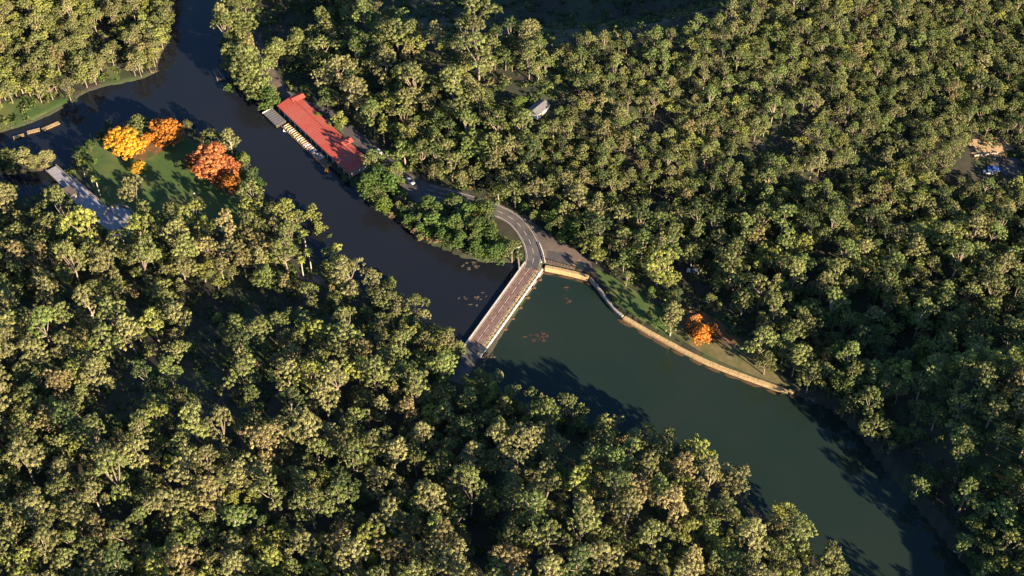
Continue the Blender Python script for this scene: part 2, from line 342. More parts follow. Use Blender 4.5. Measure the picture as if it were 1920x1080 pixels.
# ------------------------------------------------------------------ the setting: ground, water, lawns, roads
nx, ny = len(gx), len(gy); I = np.arange(nx * ny).reshape(ny, nx)
F = np.stack([I[:-1, :-1], I[:-1, 1:], I[1:, 1:], I[1:, :-1]], -1).reshape(-1, 4)
tag(link(bpy.data.objects.new('ground', mesh('ground', np.c_[GP, GZ], F, M['soil'], True))), 'dark bushland soil under the trees and along the banks', kind='structure')
def water(name, px, m, z, label):
    MBw = MB().sheet(pts(px, z), z)
    return tag(MBw.build(name, m), label, kind='structure')
def grow(px, k):                                                   # push the outline under the banks
    L = pts(px); Q = np.array([p[:2] for p in L]); a = sum(Q[i][0] * Q[(i + 1) % len(Q)][1] - Q[(i + 1) % len(Q)][0] * Q[i][1] for i in range(len(Q)))
    T = np.roll(Q, -1, 0) - np.roll(Q, 1, 0); T /= np.linalg.norm(T, axis=1)[:, None]; Nn = np.c_[T[:, 1], -T[:, 0]] * (1 if a > 0 else -1)
    return Q + Nn * k
tag(MB().sheet(grow(UP_PX, 2.0), UPZ).build('river', M['water_up']), 'dark brown still river above the weir bridge', kind='structure')
tag(MB().sheet(grow(DN_PX, 2.0), -0.012).build('river', M['water_dn']), 'green tidal river below the weir bridge', kind='structure')

def struct(name, poly, z, m, label): return tag(MB().sheet(poly, z).build(name, m), label, kind='structure')
struct('lawn', LAWN, BZ + .03, M['lawn'], 'green picnic lawn with autumn trees beside the river')
struct('lawn', BANKLAWN, BZ + .03, M['lawn'], 'shaded grassy bank beside the riverside wall')
struct('lawn', DRYLAWN, BZ + .03, M['dry'], 'sunlit dry grass strip behind the riverside wall')
struct('leaf_litter_ground', LITTER, BZ + .05, M['litter'], 'rust red leaf litter around the orange tree')
struct('leaf_litter_ground', pts([(222,284),(240,276),(272,268),(290,262),(312,266),(306,284),(288,292),(270,300),(246,298),(232,292)], BZ), BZ + .05, M['litter'], 'fallen orange leaves on the lawn under the golden trees')
struct('leaf_litter_ground', pts([(380,322),(400,330),(436,340),(450,352),(440,368),(418,358),(396,344)], BZ), BZ + .05, M['litter'], 'fallen red leaves on the lawn under the rusty tree')
struct('pavement', APRON, BZ + .04, M['paving'], 'dusty paved apron at the bridge end')
struct('car_park', CARPARK, BZ + .045, M['asphalt'], 'shaded asphalt car park beside the road bend')
struct('pavement', pts([(1026,470),(1062,474),(1074,492),(1062,499),(1026,492)], BZ), BZ + .06, M['asphalt'], 'dark asphalt bay on the bridge apron')
struct('sand_patch', pts([(1078,490),(1086,486),(1092,496),(1096,506),(1070,503)], BZ), BZ + .065, M['sandbare'], 'pale sand patch at the end of the bridge apron')
road_line = smooth_line(ROAD, 6)
road = MB().strip(road_line, -3.4, 3.4, BZ + .09).build('road', M['asphalt']); tag(road, 'narrow grey road curving down to the weir bridge', kind='structure')
road_b = MB().strip(smooth_line(ROAD2, 5), -3.4, 3.4, BZ + .09).build('road', M['asphalt']); tag(road_b, 'short shaded piece of road where the bridge meets the forest', kind='structure')
def line_marks(name, line, off, w, z, m, parent, dash=None):
    L = [np.array(p[:2]) for p in line]; D = [0.0]
    for a, b in zip(L, L[1:]): D.append(D[-1] + np.linalg.norm(b - a))
    La = np.array(L); t = 0.0; k = dash[0] if dash else D[-1]
    while t < D[-1] - .2:
        e = min(t + k, D[-1]); q = np.linspace(t, e, max(2, int((e - t) / 1.5) + 1))
        l = np.c_[np.interp(q, D, La[:, 0]), np.interp(q, D, La[:, 1])]
        MB().strip(l, off - w / 2, off + w / 2, z).build(name, m, parent)
        t = e + (dash[1] if dash else 1e9)
seen_road = road_line[-48:]
line_marks('edge_line', seen_road, -3.0, .22, BZ + .10, M['paint'], road)
line_marks('edge_line', seen_road, 3.0, .22, BZ + .10, M['paint'], road)
line_marks('centre_line_dash', seen_road, 0.1, .2, BZ + .10, M['paint'], road, (3.0, 3.0))
for s_ in (-1, 1):
    k = MB(); L = np.array(seen_road)[14:]
    for a, b in zip(L, L[1:]):
        d = b - a; n_ = np.array([d[1], -d[0]]) / np.linalg.norm(d)
        c = (a + b) / 2 + n_ * s_ * 3.6; k.box((c[0], c[1], BZ + .09), (np.linalg.norm(d) * 1.0, .22, .24), (d[0], d[1], 0))
    k.build('kerb', M['concrete'], road)
wl = smooth_line(WPATH, 5)
wp = MB().strip(wl, -4.2, 4.2, BZ + .09).build('path', M['greyconc']); tag(wp, 'shaded grey concrete path crossing to the picnic lawn', kind='structure')
for s_ in (-1, 1):
    k = MB()
    for a, b in zip(wl[:13], wl[1:14]):
        d = b - a; n_ = np.array([d[1], -d[0]]) / np.linalg.norm(d); c = (a + b) / 2 + n_ * s_ * 4.35
        k.box((c[0], c[1], BZ + .3), (np.linalg.norm(d) * .97, .3, .7), (d[0], d[1], 0))
    k.build('kerb', M['concrete'], wp)
struct('path', pts([(196,404),(205,392),(225,388),(244,394),(250,408),(240,428),(222,440),(204,432)], BZ), BZ + .11, M['greyconc'], 'round grey paved forecourt in shade beside the path')
struct('path', pts([(498,128),(508,124),(535,172),(531,180),(522,178)], BZ), BZ + .10, M['paving'], 'tan sunlit path running behind the waterside tree')
struct('path', pts([(560,512),(598,516),(622,534),(616,542),(590,530),(556,522)], BZ), BZ + .06, M['paving'], 'short reddish earth path below the pair of palms')

# ------------------------------------------------------------------ the weir bridge
ba, bb = BR_A.copy(), BR_B.copy(); bd = bb - ba; blen = np.linalg.norm(bd[:2]); bx = np.array([bd[0], bd[1], 0]) / blen
by = np.array([bx[1], -bx[0], 0])                     # towards the upper-left side (upstream)
if by[0] > 0: by = -by
def bp(t, s, z): return ba * [1, 1, 0] + bx * t + by * s + np.array([0, 0, z])
br = empty('weir_bridge', (ba[0], ba[1], 0)); tag(br, 'low road bridge on a weir with pale parapets, half its lower end shaded', 'bridge')
DZ = 1.98; T0, T1 = -1.5, blen + 2
def bbox(mb, t0, t1, s0, s1, z0, z1): return mb.box(bp((t0 + t1) / 2, (s0 + s1) / 2, (z0 + z1) / 2), (t1 - t0, abs(s1 - s0), z1 - z0), bx)
bbox(MB(), T0, T1, -4.4, 4.4, DZ - .7, DZ).build('deck', M['greyconc'], br)
bbox(MB(), T0, T1, -5.0, 5.0, -2.0, -.1 + .35).build('weir_sill', M['concrete'], br)
t = 0.5
while t < blen:
    bbox(MB(), t, t + 1.1, -4.6, 4.6, .25, DZ - .7 - .002).build('pier', M['sand'], br); t += 4.4
rs = bbox(MB(), T0, T1, -2.6, 3.85, DZ, DZ + .03).build('road_surface', M['asphalt2'], br)
for s0, w, d in ((3.4, .2, None), (.6, .2, (5, 1.2)), (-2.3, .24, None)):
    t = 0.5
    while t < blen:
        e = min(t + (d[0] if d else 8), blen)
        bbox(MB(), t, e, s0 - w / 2, s0 + w / 2, DZ + .036, DZ + .042).build('lane_line', M['paint'], rs); t = e + (d[1] if d else .05)
for s0 in (2.5, 1.5, -.4, -1.4):                       # pale wheel tracks worn along the deck
    bbox(MB(), T0 + .4, T1 - .4, s0 - .3, s0 + .3, DZ + .03, DZ + .034).build('wheel_track', M['track'], rs)
bbox(MB(), T0, T1, 3.86, 4.4, DZ, DZ + .24).build('parapet', M['concrete'], br)
bbox(MB(), T0, T1, 3.80, 4.46, DZ + .24, DZ + .34).build('coping', M['pale'], br)
bbox(MB(), T0, T1, -4.2, -2.65, DZ, DZ + .14).build('walkway', M['sand'], br)
bbox(MB(), T0, T1, -4.85, -4.25, DZ - .6, DZ + .32).build('parapet', M['pale'], br)
t = .3; k = 0
while t < blen + 1:                                    # rough stones set along the downstream walk
    z = rnd.uniform(.05, .13); w = rnd.uniform(.6, 1.4)
    MB().ball(bp(t, -2.9 - rnd.uniform(0, 1.1), DZ + .14 + z * .3), (w * .5, rnd.uniform(.35, .6), z), k, jit=.22).build('edge_stone', M['sand'], br); t += w + rnd.uniform(.3, 1.1); k += 1
t = .6
while t < blen:
    bbox(MB(), t - .09, t + .09, -4.64, -4.46, DZ + .32, DZ + .8).build('rail_post', M['timber'], br); t += 2.4
for t in (3.5, 9, 15.5, 22, 29, 36):
    MB().ball(bp(t, -5.6, .25), (1.2, .7, .5), int(t), jit=.25).build('toe_rock', M['ledge'], br)
# upper wing walls
for a, b in (((969, 462), (974, 500)), ((969, 462), (977, 460))):
    p, q = at(*a, 3), at(*b, 3); d = q - p
    MB().box(((p + q) / 2) * [1, 1, 0] + [0, 0, 1.8], (np.linalg.norm(d) + .5, .7, 1.8), (d[0], d[1], 0)).build('wing_wall', M['concrete'], br)
# post guards between road and apron
gl = smooth_line(pts([(1022, 492), (1018, 474), (1012, 458)], BZ), 5)
gp = empty('guard_rail', (gl[0][0], gl[0][1], BZ)); tag(gp, 'white post guard rail along the road bend at the bridge end', 'guard rail')
for i, q in enumerate(gl): MB().box((q[0], q[1], BZ + .5), (.2, .2, 1.0)).build('post', M['white'], gp)
rl = MB()
for a, b in zip(gl, gl[1:]): d = b - a; rl.box(((a[0] + b[0]) / 2, (a[1] + b[1]) / 2, BZ + .85), (np.linalg.norm(d), .1, .28), (d[0], d[1], 0))
rl.build('rail', M['white'], gp)
gl = smooth_line(pts([(1028, 490), (1058, 499), (1088, 507)], BZ), 5)
gp = empty('timber_fence', (gl[0][0], gl[0][1], BZ)); tag(gp, 'low timber fence on the apron above the stone wall', 'fence')
for q in gl: MB().box((q[0], q[1], BZ + .5), (.18, .18, 1.0)).build('post', M['timber'], gp)
for z in (.45, .9):
    for a, b in zip(gl, gl[1:]): d = b - a; MB().box(((a[0] + b[0]) / 2, (a[1] + b[1]) / 2, BZ + z), (np.linalg.norm(d), .08, .16), (d[0], d[1], 0)).build('rail', M['timber'], gp)

def lamp_post(p, h, label, arm=(1, 0, 0)):
    e = empty('lamp_post', p); tag(e, label, 'lamp post', 'lamp posts')
    MB().tube((0, 0, 0), (0, 0, h), .09, .06, 6).local('pole', M['dark'], e)
    a = np.array(arm, float); MB().tube((0, 0, h - .1), a * .9 + [0, 0, h + .1], .05, .05, 5).local('arm', M['dark'], e)
    MB().ball(a * 1.0 + [0, 0, h + .02], (.36, .36, .22), 3, jit=0).local('lamp_head', M['white'], e)
lamp_post(bp(5.5, -5.05, 1.2), 5.0, 'lamp post standing on the downstream edge of the bridge', -by)
lamp_post((*at(1010, 505, 2.5)[:2], BZ), 5.0, 'lamp post at the junction end of the bridge', (1, 0, 0))
lamp_post(ground(363, 376), 4.5, 'lone lamp post on the shaded picnic lawn', (1, 0, 0))
lamp_post(ground(1357, 654), 3.0, 'first of two short lamp posts below the orange tree', (1, 0, 0))
lamp_post(ground(1387, 662), 3.0, 'second short lamp post below the orange tree, farther from it', (1, 0, 0))

# ------------------------------------------------------------------ riverside walls of sandstone blocks
def stone_wall(px, w, z1, label, name='stone_wall', step=4.5, m='sand', ledge=True):
    L = smooth_line(pts(px, z1), 6); La = np.array(L); D = np.r_[0, np.cumsum(np.linalg.norm(np.diff(La, axis=0), axis=1))]
    e = empty(name, (L[0][0], L[0][1], 0)); tag(e, label, 'wall'); t = 0; i = 0
    while t < D[-1] - .5:
        l = step * rnd.uniform(.7, 1.2); q = min(t + l, D[-1])
        a = np.array([np.interp(t, D, La[:, 0]), np.interp(t, D, La[:, 1])]); b = np.array([np.interp(q, D, La[:, 0]), np.interp(q, D, La[:, 1])]); d = b - a
        n = np.array([-d[1], d[0]]) / np.linalg.norm(d); c = (a + b) / 2 + n * rnd.uniform(-.05, .05); zz = z1 + rnd.uniform(-.05, .05)
        bo = MB().box((c[0], c[1], (zz - 1.2) / 2), (np.linalg.norm(d) - .03, w * rnd.uniform(.96, 1.04), zz + 1.2), (d[0], d[1], 0)).build('stone_block', M[m], e)
        bv = bo.modifiers.new('b', 'BEVEL'); bv.width = .12; bv.segments = 1
        if ledge and i % 2 == 0:
            sgn = -1 if n[1] > 0 else 1; c2 = c + n * sgn * (w / 2 + .7)
            k = MB().ball((0, 0, 0), (1, 1, 1), i, jit=.2); ux = np.r_[d / np.linalg.norm(d), 0]; uy = np.r_[n, 0]
            k.V = [tuple(np.array([c2[0], c2[1], -.12]) + ux * v[0] * l * 1.1 + uy * v[1] * rnd.uniform(.95, 1.25) + np.array([0, 0, .24 * v[2]])) for v in k.V]
            k.build('ledge_stone', M['ledge'], e)
        t = q; i += 1
    return e
stone_wall([(1022,499),(1062,507),(1104,518)], 1.8, 2.35, 'pale sandstone wall holding the apron beside the bridge end')
stone_wall([(1106,520),(1124,541),(1150,576),(1168,592)], 1.2, 1.7, 'thin stone edging in shade along the grassy bank', m='concrete', ledge=False)
stone_wall([(1170,594),(1187,604),(1240,634),(1320,675),(1400,706),(1478,734)], 2.0, 1.2, 'long sunlit sandstone river wall ending in a blunt spit')
stone_wall([(1480,735),(1490,728),(1487,718)], 2.2, 1.35, 'broken stone end return of the riverside wall', step=2.2)

# rocks and shoals in the water
def shoal(u, v, n, ru, rv, m, label, zc=-.06, size=1.0, name='rock_shoal'):
    c = at(u, v, 0); e = empty(name, (c[0], c[1], -.3)); tag(e, label, 'rocks')
    for i in range(n):
        q = at(u + rnd.gauss(0, ru), v + rnd.gauss(0, rv), 0)
        MB().ball((q[0], q[1], zc), (rnd.uniform(.3, 1.0) * size, rnd.uniform(.3, .8) * size, rnd.uniform(.10, .22)), i + int(u), jit=.35).build('rock', M[m], e)
shoal(1063, 556, 9, 3, 8, 'redrock', 'small reddish rock shoal in the green water near the apron wall', zc=-.12, size=1.5)
shoal(1010, 628, 16, 9, 7, 'redrock', 'wide reddish rock shoal in the green water beside the bridge', zc=-.12, size=1.6)
shoal(895, 566, 9, 8, 6, 'rock', 'loose brown rocks in the brown water beside the upper parapet', zc=1.3)
shoal(865, 560, 4, 6, 3, 'rock', 'few low rocks farthest upstream of the bridge parapet', zc=1.27, size=.7)
shoal(882, 500, 12, 10, 5, 'rock', 'brown rocks and snags off the green bank above the bridge', zc=1.3)
shoal(917, 668, 8, 7, 4, 'rock', 'grey rocks in shade at the lower corner of the bridge', zc=.5)

# ------------------------------------------------------------------ boathouse
e0, e1 = at(522, 198, 6), at(656, 324, 6); hd = e1 - e0; hl = np.linalg.norm(hd[:2]); hx = np.array([hd[0], hd[1], 0]) / hl; hy = np.array([-hx[1], hx[0], 0])
if hy[0] < 0: hy = -hy
def hp(x, y, z): return e0 * [1, 1, 0] + hx * x + hy * y + np.array([0, 0, z])
bh = empty('boathouse', (e0[0], e0[1], BZ)); tag(bh, 'long waterside boathouse under a red painted gable roof', 'building')
EH, RH, YR, YB = 6.0, 7.4, 7.6, 12.0
MB().box(hp(hl / 2, 6.2, 3.65), (hl - 2, 10.4, 4.4), hx).build('wall', M['wall'], bh)
def slab(q, th=.18):
    q = [np.array(p) for p in q]; return MB().add([p for p in q] + [p - [0, 0, th] for p in q], [(0, 1, 2, 3), (7, 6, 5, 4), (0, 4, 5, 1), (1, 5, 6, 2), (2, 6, 7, 3), (3, 7, 4, 0)])
rf = slab([hp(-.6, -.4, EH), hp(hl, -.4, EH), hp(hl, YR, RH), hp(-.6, YR, RH)]).build('roof', M['redroof'], bh)
slab([hp(-.6, YR, RH), hp(hl, YR, RH), hp(hl, YB, EH), hp(-.6, YB, EH)]).build('roof', M['redroof'], bh)
MB().tube(hp(-.6, YR, RH + .05), hp(hl, YR, RH + .05), .2, .2, 6).build('ridge_cap', M['redroof'], rf)
sl_ = (RH - EH) / (YR + .4)
for i in range(int(hl / 1.5)):
    x = .2 + i * 1.5
    s = slab([hp(x, -.38, EH + .07), hp(x + .1, -.38, EH + .07), hp(x + .1, YR - .2, RH + .03), hp(x, YR - .2, RH + .03)], .1).build('roof_seam', M['redroof'], rf)
# cross gables at both ends and the low middle break
for x0, x1, lift in ((-1.0, 4.0, .5), (hl * .66, hl * .66 + 5, .35)):
    xm = (x0 + x1) / 2
    g = MB(); a, b, c = hp(x0, YR - 1, RH - .2), hp(x1, YR - 1, RH - .2), hp(xm, YR - 1, RH + lift)
    d, f, h = hp(x0, YB + 1.5, EH + .9), hp(x1, YB + 1.5, EH + .9), hp(xm, YB + 1.5, RH + lift)
    g.add([a, b, c, d, f, h], [(0, 2, 5, 3), (1, 4, 5, 2), (0, 1, 2), (3, 5, 4), (0, 3, 4, 1)]).build('roof_gable', M['redroof'], bh)
gt = slab([hp(-.6, -.6, EH - .05), hp(hl, -.6, EH - .05), hp(hl, -.42, EH - .05), hp(-.6, -.42, EH - .05)], .14).build('gutter', M['redroof'], bh)
for i in range(12):
    x = 2.5 + i * (hl - 5) / 11
    w = MB().box(hp(x, 1.06, 3.4), (2.8, .12, 2.4), hx).build('boat_door', M['timber'], bh)
    MB().box(hp(x, .98, 3.9), (2.0, .06, .7), hx).build('pane', M['glass'], w)
for i in range(14): MB().tube(hp(.5 + i * (hl - 1) / 13, -.1, BZ - .5), hp(.5 + i * (hl - 1) / 13, -.1, EH - .1), .12, .12, 6).build('verandah_post', M['white'], bh)
# landing deck of planks along the water
dk = empty('landing_deck', tuple(hp(hl * .4, -3, .4))); tag(dk, 'brown timber landing deck along the front of the boathouse', 'deck')
n = 64
for i in range(n):
    x = 9.5 + i * .62
    MB().box(hp(x, -2.55, 1.72 + rnd.uniform(-.02, .02)), (.56, 5.1, .1), hx).build('plank', M['timber'], dk)
for y in (-4.6, -.6): MB().box(hp(9.5 + n * .31, y, 1.54), (n * .62, .25, .24), hx).build('bearer', M['timber'], dk)
for i in range(9): MB().tube(hp(10 + i * 4.7, -5.0, -1.2), hp(10 + i * 4.7, -5.0, 2.1), .14, .14, 6).build('pile', M['timber'], dk)
# grey ramp roof in front, left end
rp = empty('jetty_shelter', tuple(hp(3.5, -4.5, 0))); tag(rp, 'flat grey roofed jetty shelter at the upstream end of the boathouse', 'shelter')
slab([hp(-3.5, -7.2, 2.5), hp(9.0, -7.2, 2.5), hp(9.0, -1.6, 2.9), hp(-3.5, -1.6, 2.9)], .15).build('roof', M['greyroof'], rp)
for i in range(8): MB().box(hp(-2.8 + i * 1.6, -4.4, 2.78), (.08, 5.4, .1), hx, hy + np.array([0, 0, .072])).build('roof_seam', M['greyroof'], rp)
for x in (-3.2, 2.7, 8.7):
    for y in (-6.9, -1.9): MB().tube(hp(x, y, -1), hp(x, y, 2.5), .12, .12, 6).build('post', M['timber'], rp)
MB().box(hp(2.7, -4.4, 1.65), (12.5, 5.4, .2), hx).build('deck', M['timber'], rp)
MB().box(hp(-3.9, -4.4, 2.3), (.3, 5.8, 1.0), hx).build('end_board', M['white'], rp)
# rowing boats
def make_boat(name, L_, W_, m, inner):
    e = empty(name, (0, 0, 0)); mb = MB(); n = 7; k = 5; V = []; F = []
    for i in range(n):
        t = i / (n - 1); w = W_ / 2 * (math.sin(math.pi * (0.18 + .82 * (1 - t) ** .75 * .62)) if t < 1 else .06); w = max(w, .05) if t < 1 else .04
        sh = .08 * (2 * t - 1) ** 2
        for j in range(k):
            a = math.pi * j / (k - 1); V.append((-L_ / 2 + L_ * t, -w * math.cos(a) * (1 if j in (0, k - 1) else 1.05), .45 + sh - .45 * math.sin(a) ** .7 if 0 < j < k - 1 else .45 + sh))
    for i in range(n - 1):
        for j in range(k - 1): a = i * k + j; F.append((a, a + k, a + k + 1, a + 1))
    F.append(tuple(range(k - 1, -1, -1)))
    mb.add(V, F).local('hull', m, e, True)
    for x in (-L_ * .25, L_ * .05, L_ * .28): MB().box((x, 0, .36), (.26, W_ * .78 * (1 if x < L_ * .2 else .7), .05)).local('bench', inner, e)
    g = MB()
    for i in range(n - 1):
        for j in (0, k - 1): g.tube(V[i * k + j], V[(i + 1) * k + j], .045, .045, 4)
    g.local('gunwale', inner, e)
    return e
ordw = 'first second third fourth fifth sixth seventh eighth ninth tenth eleventh twelfth thirteenth fourteenth fifteenth sixteenth seventeenth eighteenth nineteenth twentieth'.split()
cols = ['cream'] * 3 + ['white'] + ['cream'] * 4 + ['white'] + ['cream'] * 2 + ['redp', 'white', 'redp', 'white', 'white', 'redp', 'white', 'redp', 'white']
protos = {}
hang = math.atan2(hy[1], hy[0])
cword = {'cream': 'cream', 'white': 'white', 'redp': 'red'}
for i, c in enumerate(cols):
    if c not in protos: protos[c] = o = make_boat('rowing_boat', 3.6, 1.25, M[c], M['timber'] if c != 'redp' else M['white'])
    else: o = copy_tree(protos[c])
    p = hp(11.2 + i * 1.62 + rnd.uniform(-.12, .12), -2.8 + rnd.uniform(-.25, .25), 1.78); o.location = p; o.rotation_euler = (0, 0, hang + math.pi + rnd.uniform(-.12, .12))
    tag(o, '%s rowing boat on the landing deck, %s in the row from the grey shelter' % (cword[c], ordw[i]), 'boat', 'rowing boats lined up on the boathouse deck')
def moored(u, v, m, inner, rz, label, Lb=4.2, Wb=1.9):
    p = at(u, v, 0); o = make_boat('moored_boat', Lb, Wb, m, inner); o.location = (p[0], p[1], UPZ - .12); o.rotation_euler = (0, 0, rz); tag(o, label, 'boat')
moored(538, 246, M['white'], M['white'], hang + .6, 'white dinghy moored beside the grey jetty shelter', 4.0, 2.2)
def pedal_boat(u, v, label):
    p = at(u, v, 0); e = empty('pedal_boat', (p[0], p[1], UPZ)); e.rotation_euler = (0, 0, hang + 1.0); tag(e, label, 'boat')
    for y in (-.65, .65):
        k = MB(); k.tube((-1.4, y, .12), (1.0, y, .12), .3, .3, 8).tube((1.0, y, .12), (1.7, y, .28), .3, .06, 8); k.local('float', M['orange'], e, True)
    MB().box((-.1, 0, .42), (2.2, 1.5, .12)).local('platform', M['yellowp'], e)
    for y in (-.36, .36): MB().box((-.5, y, .66), (.55, .55, .36)).box((-.8, y, 1.0), (.12, .55, .6)).local('seat', M['orange'], e)
    MB().box((1.0, 0, .6), (.4, .5, .3)).local('pedal_box', M['yellowp'], e)
pedal_boat(613, 323, 'orange and yellow pedal boat floating off the downstream end of boathouse')
# slipway and landings
def slip(px, label, name, m, z0, z1, cat):
    L = pts(px, .6); e = empty(name, (L[0][0], L[0][1], 0)); tag(e, label, cat)
    a, b, c, d = [np.array(p) for p in L]
    k = MB(); A = [a * [1, 1, 0] + [0, 0, z0], b * [1, 1, 0] + [0, 0, z1], c * [1, 1, 0] + [0, 0, z1], d * [1, 1, 0] + [0, 0, z0]]
    k.add(A + [p * [1, 1, 0] + [0, 0, -1.5] for p in A], [(0, 1, 2, 3), (3, 2, 1, 0), (0, 4, 5, 1), (1, 5, 6, 2), (2, 6, 7, 3), (3, 7, 4, 0)]).build('ramp', m, e)
    for p, q in ((a, b), (d, c)):
        dd = q - p; MB().add([p * [1, 1, 0] + [0, 0, z0 + .25], q * [1, 1, 0] + [0, 0, z1 + .25], q * [1, 1, 0] + [.35, 0, z1 + .25], p * [1, 1, 0] + [.35, 0, z0 + .25],
            p * [1, 1, 0] + [0, 0, z0 - .6], q * [1, 1, 0] + [0, 0, z1 - .6], q * [1, 1, 0] + [.35, 0, z1 - .6], p * [1, 1, 0] + [.35, 0, z0 - .6]],
            [(0, 1, 2, 3), (7, 6, 5, 4), (0, 4, 5, 1), (1, 5, 6, 2), (2, 6, 7, 3), (3, 7, 4, 0)]).build('kerb_wall', M['concrete'], e)
slip([(399, 134), (408, 154), (422, 153), (405, 130)], 'pinkish concrete slipway jutting into the river by the waterside tree', 'boat_ramp', M['paving'], 1.3, 2.0, 'ramp')
def jetty(a, b, w, label):
    p, q = at(*a, .6), at(*b, .6); d = q - p; l = np.linalg.norm(d[:2]); e = empty('timber_jetty', (p[0], p[1], 0)); tag(e, label, 'jetty', 'landings by the sunny far bank')
    x = d / l; y = np.array([-x[1], x[0], 0]); n = int(l / .7)
    for i in range(n): c = p + x * (i + .5) * l / n; MB().box((c[0], c[1], UPZ + .5 + rnd.uniform(-.03, .03)), (l / n * .92, w, .12), x).build('plank', M['sand'], e)
    for s in (-.42, .42):
        c = p + x * l / 2 + y * w * s; MB().box((c[0], c[1], UPZ + .34), (l, .2, .2), x).build('bearer', M['timber'], e)
        for t in (.1, .5, .9): c = p + x * l * t + y * w * s; MB().tube((c[0], c[1], -1.5), (c[0], c[1], UPZ + .8), .12, .12, 6).build('pile', M['timber'], e)
jetty((80, 247), (112, 233), 2.4, 'tan plank landing nearest to the point on the far shore')
jetty((52, 252), (76, 246), 2.4, 'tan plank landing, middle one of three by the far shore')
jetty((26, 262), (46, 256), 2.0, 'short plank landing farthest along the side arm')

# causeway gate and curved wall on the shaded path
sw = empty('curved_wall', tuple(at(222, 396, BZ))); tag(sw, 'low curved concrete wall round the shaded forecourt', 'wall')
arc = smooth_line(pts([(193, 406), (203, 393), (223, 387), (243, 392), (252, 404)], BZ), 4)
for a, b in zip(arc, arc[1:]): d = b - a; MB().box(((a[0] + b[0]) / 2, (a[1] + b[1]) / 2, BZ + .55), (np.linalg.norm(d) * .98, .5, 1.1), (d[0], d[1], 0)).build('wall_block', M['concrete'], sw)
fb = empty('footbridge', tuple(at(115, 336, 0))); tag(fb, 'small footbridge with pale side walls at the end of the shaded path', 'footbridge')
p, q = at(98, 318, BZ), at(128, 346, BZ); d = q - p; fx = d / np.linalg.norm(d[:2]); fy = np.array([-fx[1], fx[0], 0]); c = (p + q) / 2
MB().box((c[0], c[1], BZ), (np.linalg.norm(d) + 2, 5.0, .3), fx).build('deck', M['greyconc'], fb)
for s in (-1, 1):
    w = c + fy * 2.7 * s; MB().box((w[0], w[1], BZ + .4), (np.linalg.norm(d) + 2, .4, 1.3), fx).build('side_wall', M['concrete'], fb)
for t in (-.3, .3): w = c + d * t; MB().box((w[0], w[1], .4), (.9, 4.6, 2.9), fx).build('pier', M['sand'], fb)
tr = empty('boat_trailer_shelter', tuple(at(136, 362, BZ))); tag(tr, 'small pinkish roofed kiosk beside the shaded path', 'kiosk')
k0 = at(133, 366, BZ)
MB().box((k0[0], k0[1], BZ + 1.3), (6, 3.4, 2.6), fx).build('wall', M['wall'], tr); MB().box((k0[0], k0[1], BZ + 2.72), (7, 4.4, .24), fx).build('roof', M['paving'], tr)
MB().box((k0[0] - fy[0] * 1.72, k0[1] - fy[1] * 1.72, BZ + 1.5), (3, .08, 1.2), fx).build('window', M['glass'], tr)

# small park building up in the forest
q = ground(1010, 200, 3.5); pb = empty('park_shed', q); tag(pb, 'small shed with grey metal roof in a forest clearing', 'building')
pb.rotation_euler = (0, 0, .9)
MB().box((0, 0, 1.5), (9, 5.6, 3.0)).local('wall', M['white'], pb)
MB().add([(-5, -3.4, 2.9), (5, -3.4, 2.9), (5, 0, 4.4), (-5, 0, 4.4), (5, 3.4, 2.9), (-5, 3.4, 2.9)], [(0, 1, 2, 3), (3, 2, 4, 5), (0, 5, 4, 1)]).local('roof', M['greyroof'], pb)
for y in (-2, 1.5): MB().box((4.52, y, 1.5), (.08, 1.3, 1.2)).local('window', M['glass'], pb)
MB().box((-1, -2.84, 1.1), (1.2, .08, 2.2)).local('door', M['timber'], pb)

# ------------------------------------------------------------------ cars
def make_car(m, van=False):
    e = empty('parked_car', (0, 0, 0))
    prof = [(-2.2, .35), (-2.25, .75), (-2.05, .95), (2.0, .92), (2.2, .72), (2.2, .35)]
    def loft(pr, w0, w1=None):
        n = len(pr); k = MB(); w1 = w1 or [w0] * n
        k.add([(x, -w1[i], z) for i, (x, z) in enumerate(pr)] + [(x, w1[i], z) for i, (x, z) in enumerate(pr)],
              [tuple(range(n - 1, -1, -1))[::-1], tuple(range(2 * n - 1, n - 1, -1))] + [(i, n + i, n + (i + 1) % n, (i + 1) % n) for i in range(n)]); return k
    loft(prof, .88, [.86, .88, .84, .82, .84, .84]).local('body', m, e)
    cab = [(-2.0 if van else -1.75, .95), (-1.75 if van else -1.2, 1.48), (.2, 1.5), (.95, .94)]
    loft(cab, .7, [.8, .66, .66, .78]).local('cabin_glass', M['glass'], e)
    MB().box(((-1.72 + .25) / 2 if van else -.5, 0, 1.5), (1.9 if van else 1.45, 1.36, .07)).local('roof', m, e)
    for x in (-1.35, 1.35):
        for y in (-.82, .82): MB().tube((x, y - .1, .32), (x, y + .1, .32), .32, .32, 10).local('wheel', M['tyre'], e)
    for y in (-.6, .6): MB().box((2.2, y, .66), (.06, .34, .14)).local('headlight', M['white'], e)
    return e
def car(u, v, rz, m, label, van=False, name='parked_car', sc=1.0):
    o = make_car(m, van); o.name = name; o.location = ground(u, v); o.location.z += .1; o.rotation_euler = (0, 0, rz); o.scale = (sc,) * 3
    tag(o, label, 'car', 'cars parked in the bush')
rd = math.atan2(-36, 30)
car(769, 342, rd + .15, M['white'], 'white car on the shaded road above the green riverside trees', sc=1.15)
car(1299, 511, 2.9, M['white'], 'white van parked among trees above the orange tree', van=True, sc=1.2)
car(654, 274, rd, M['silver'], 'silver car in the shade behind the boathouse')
car(1861, 319, .3 + 2.6, M['bluep'], 'blue car at the clearing on the far bush road', sc=1.1)
car(1852, 325, .3 + 2.6, M['white'], 'white car half hidden behind the blue one')
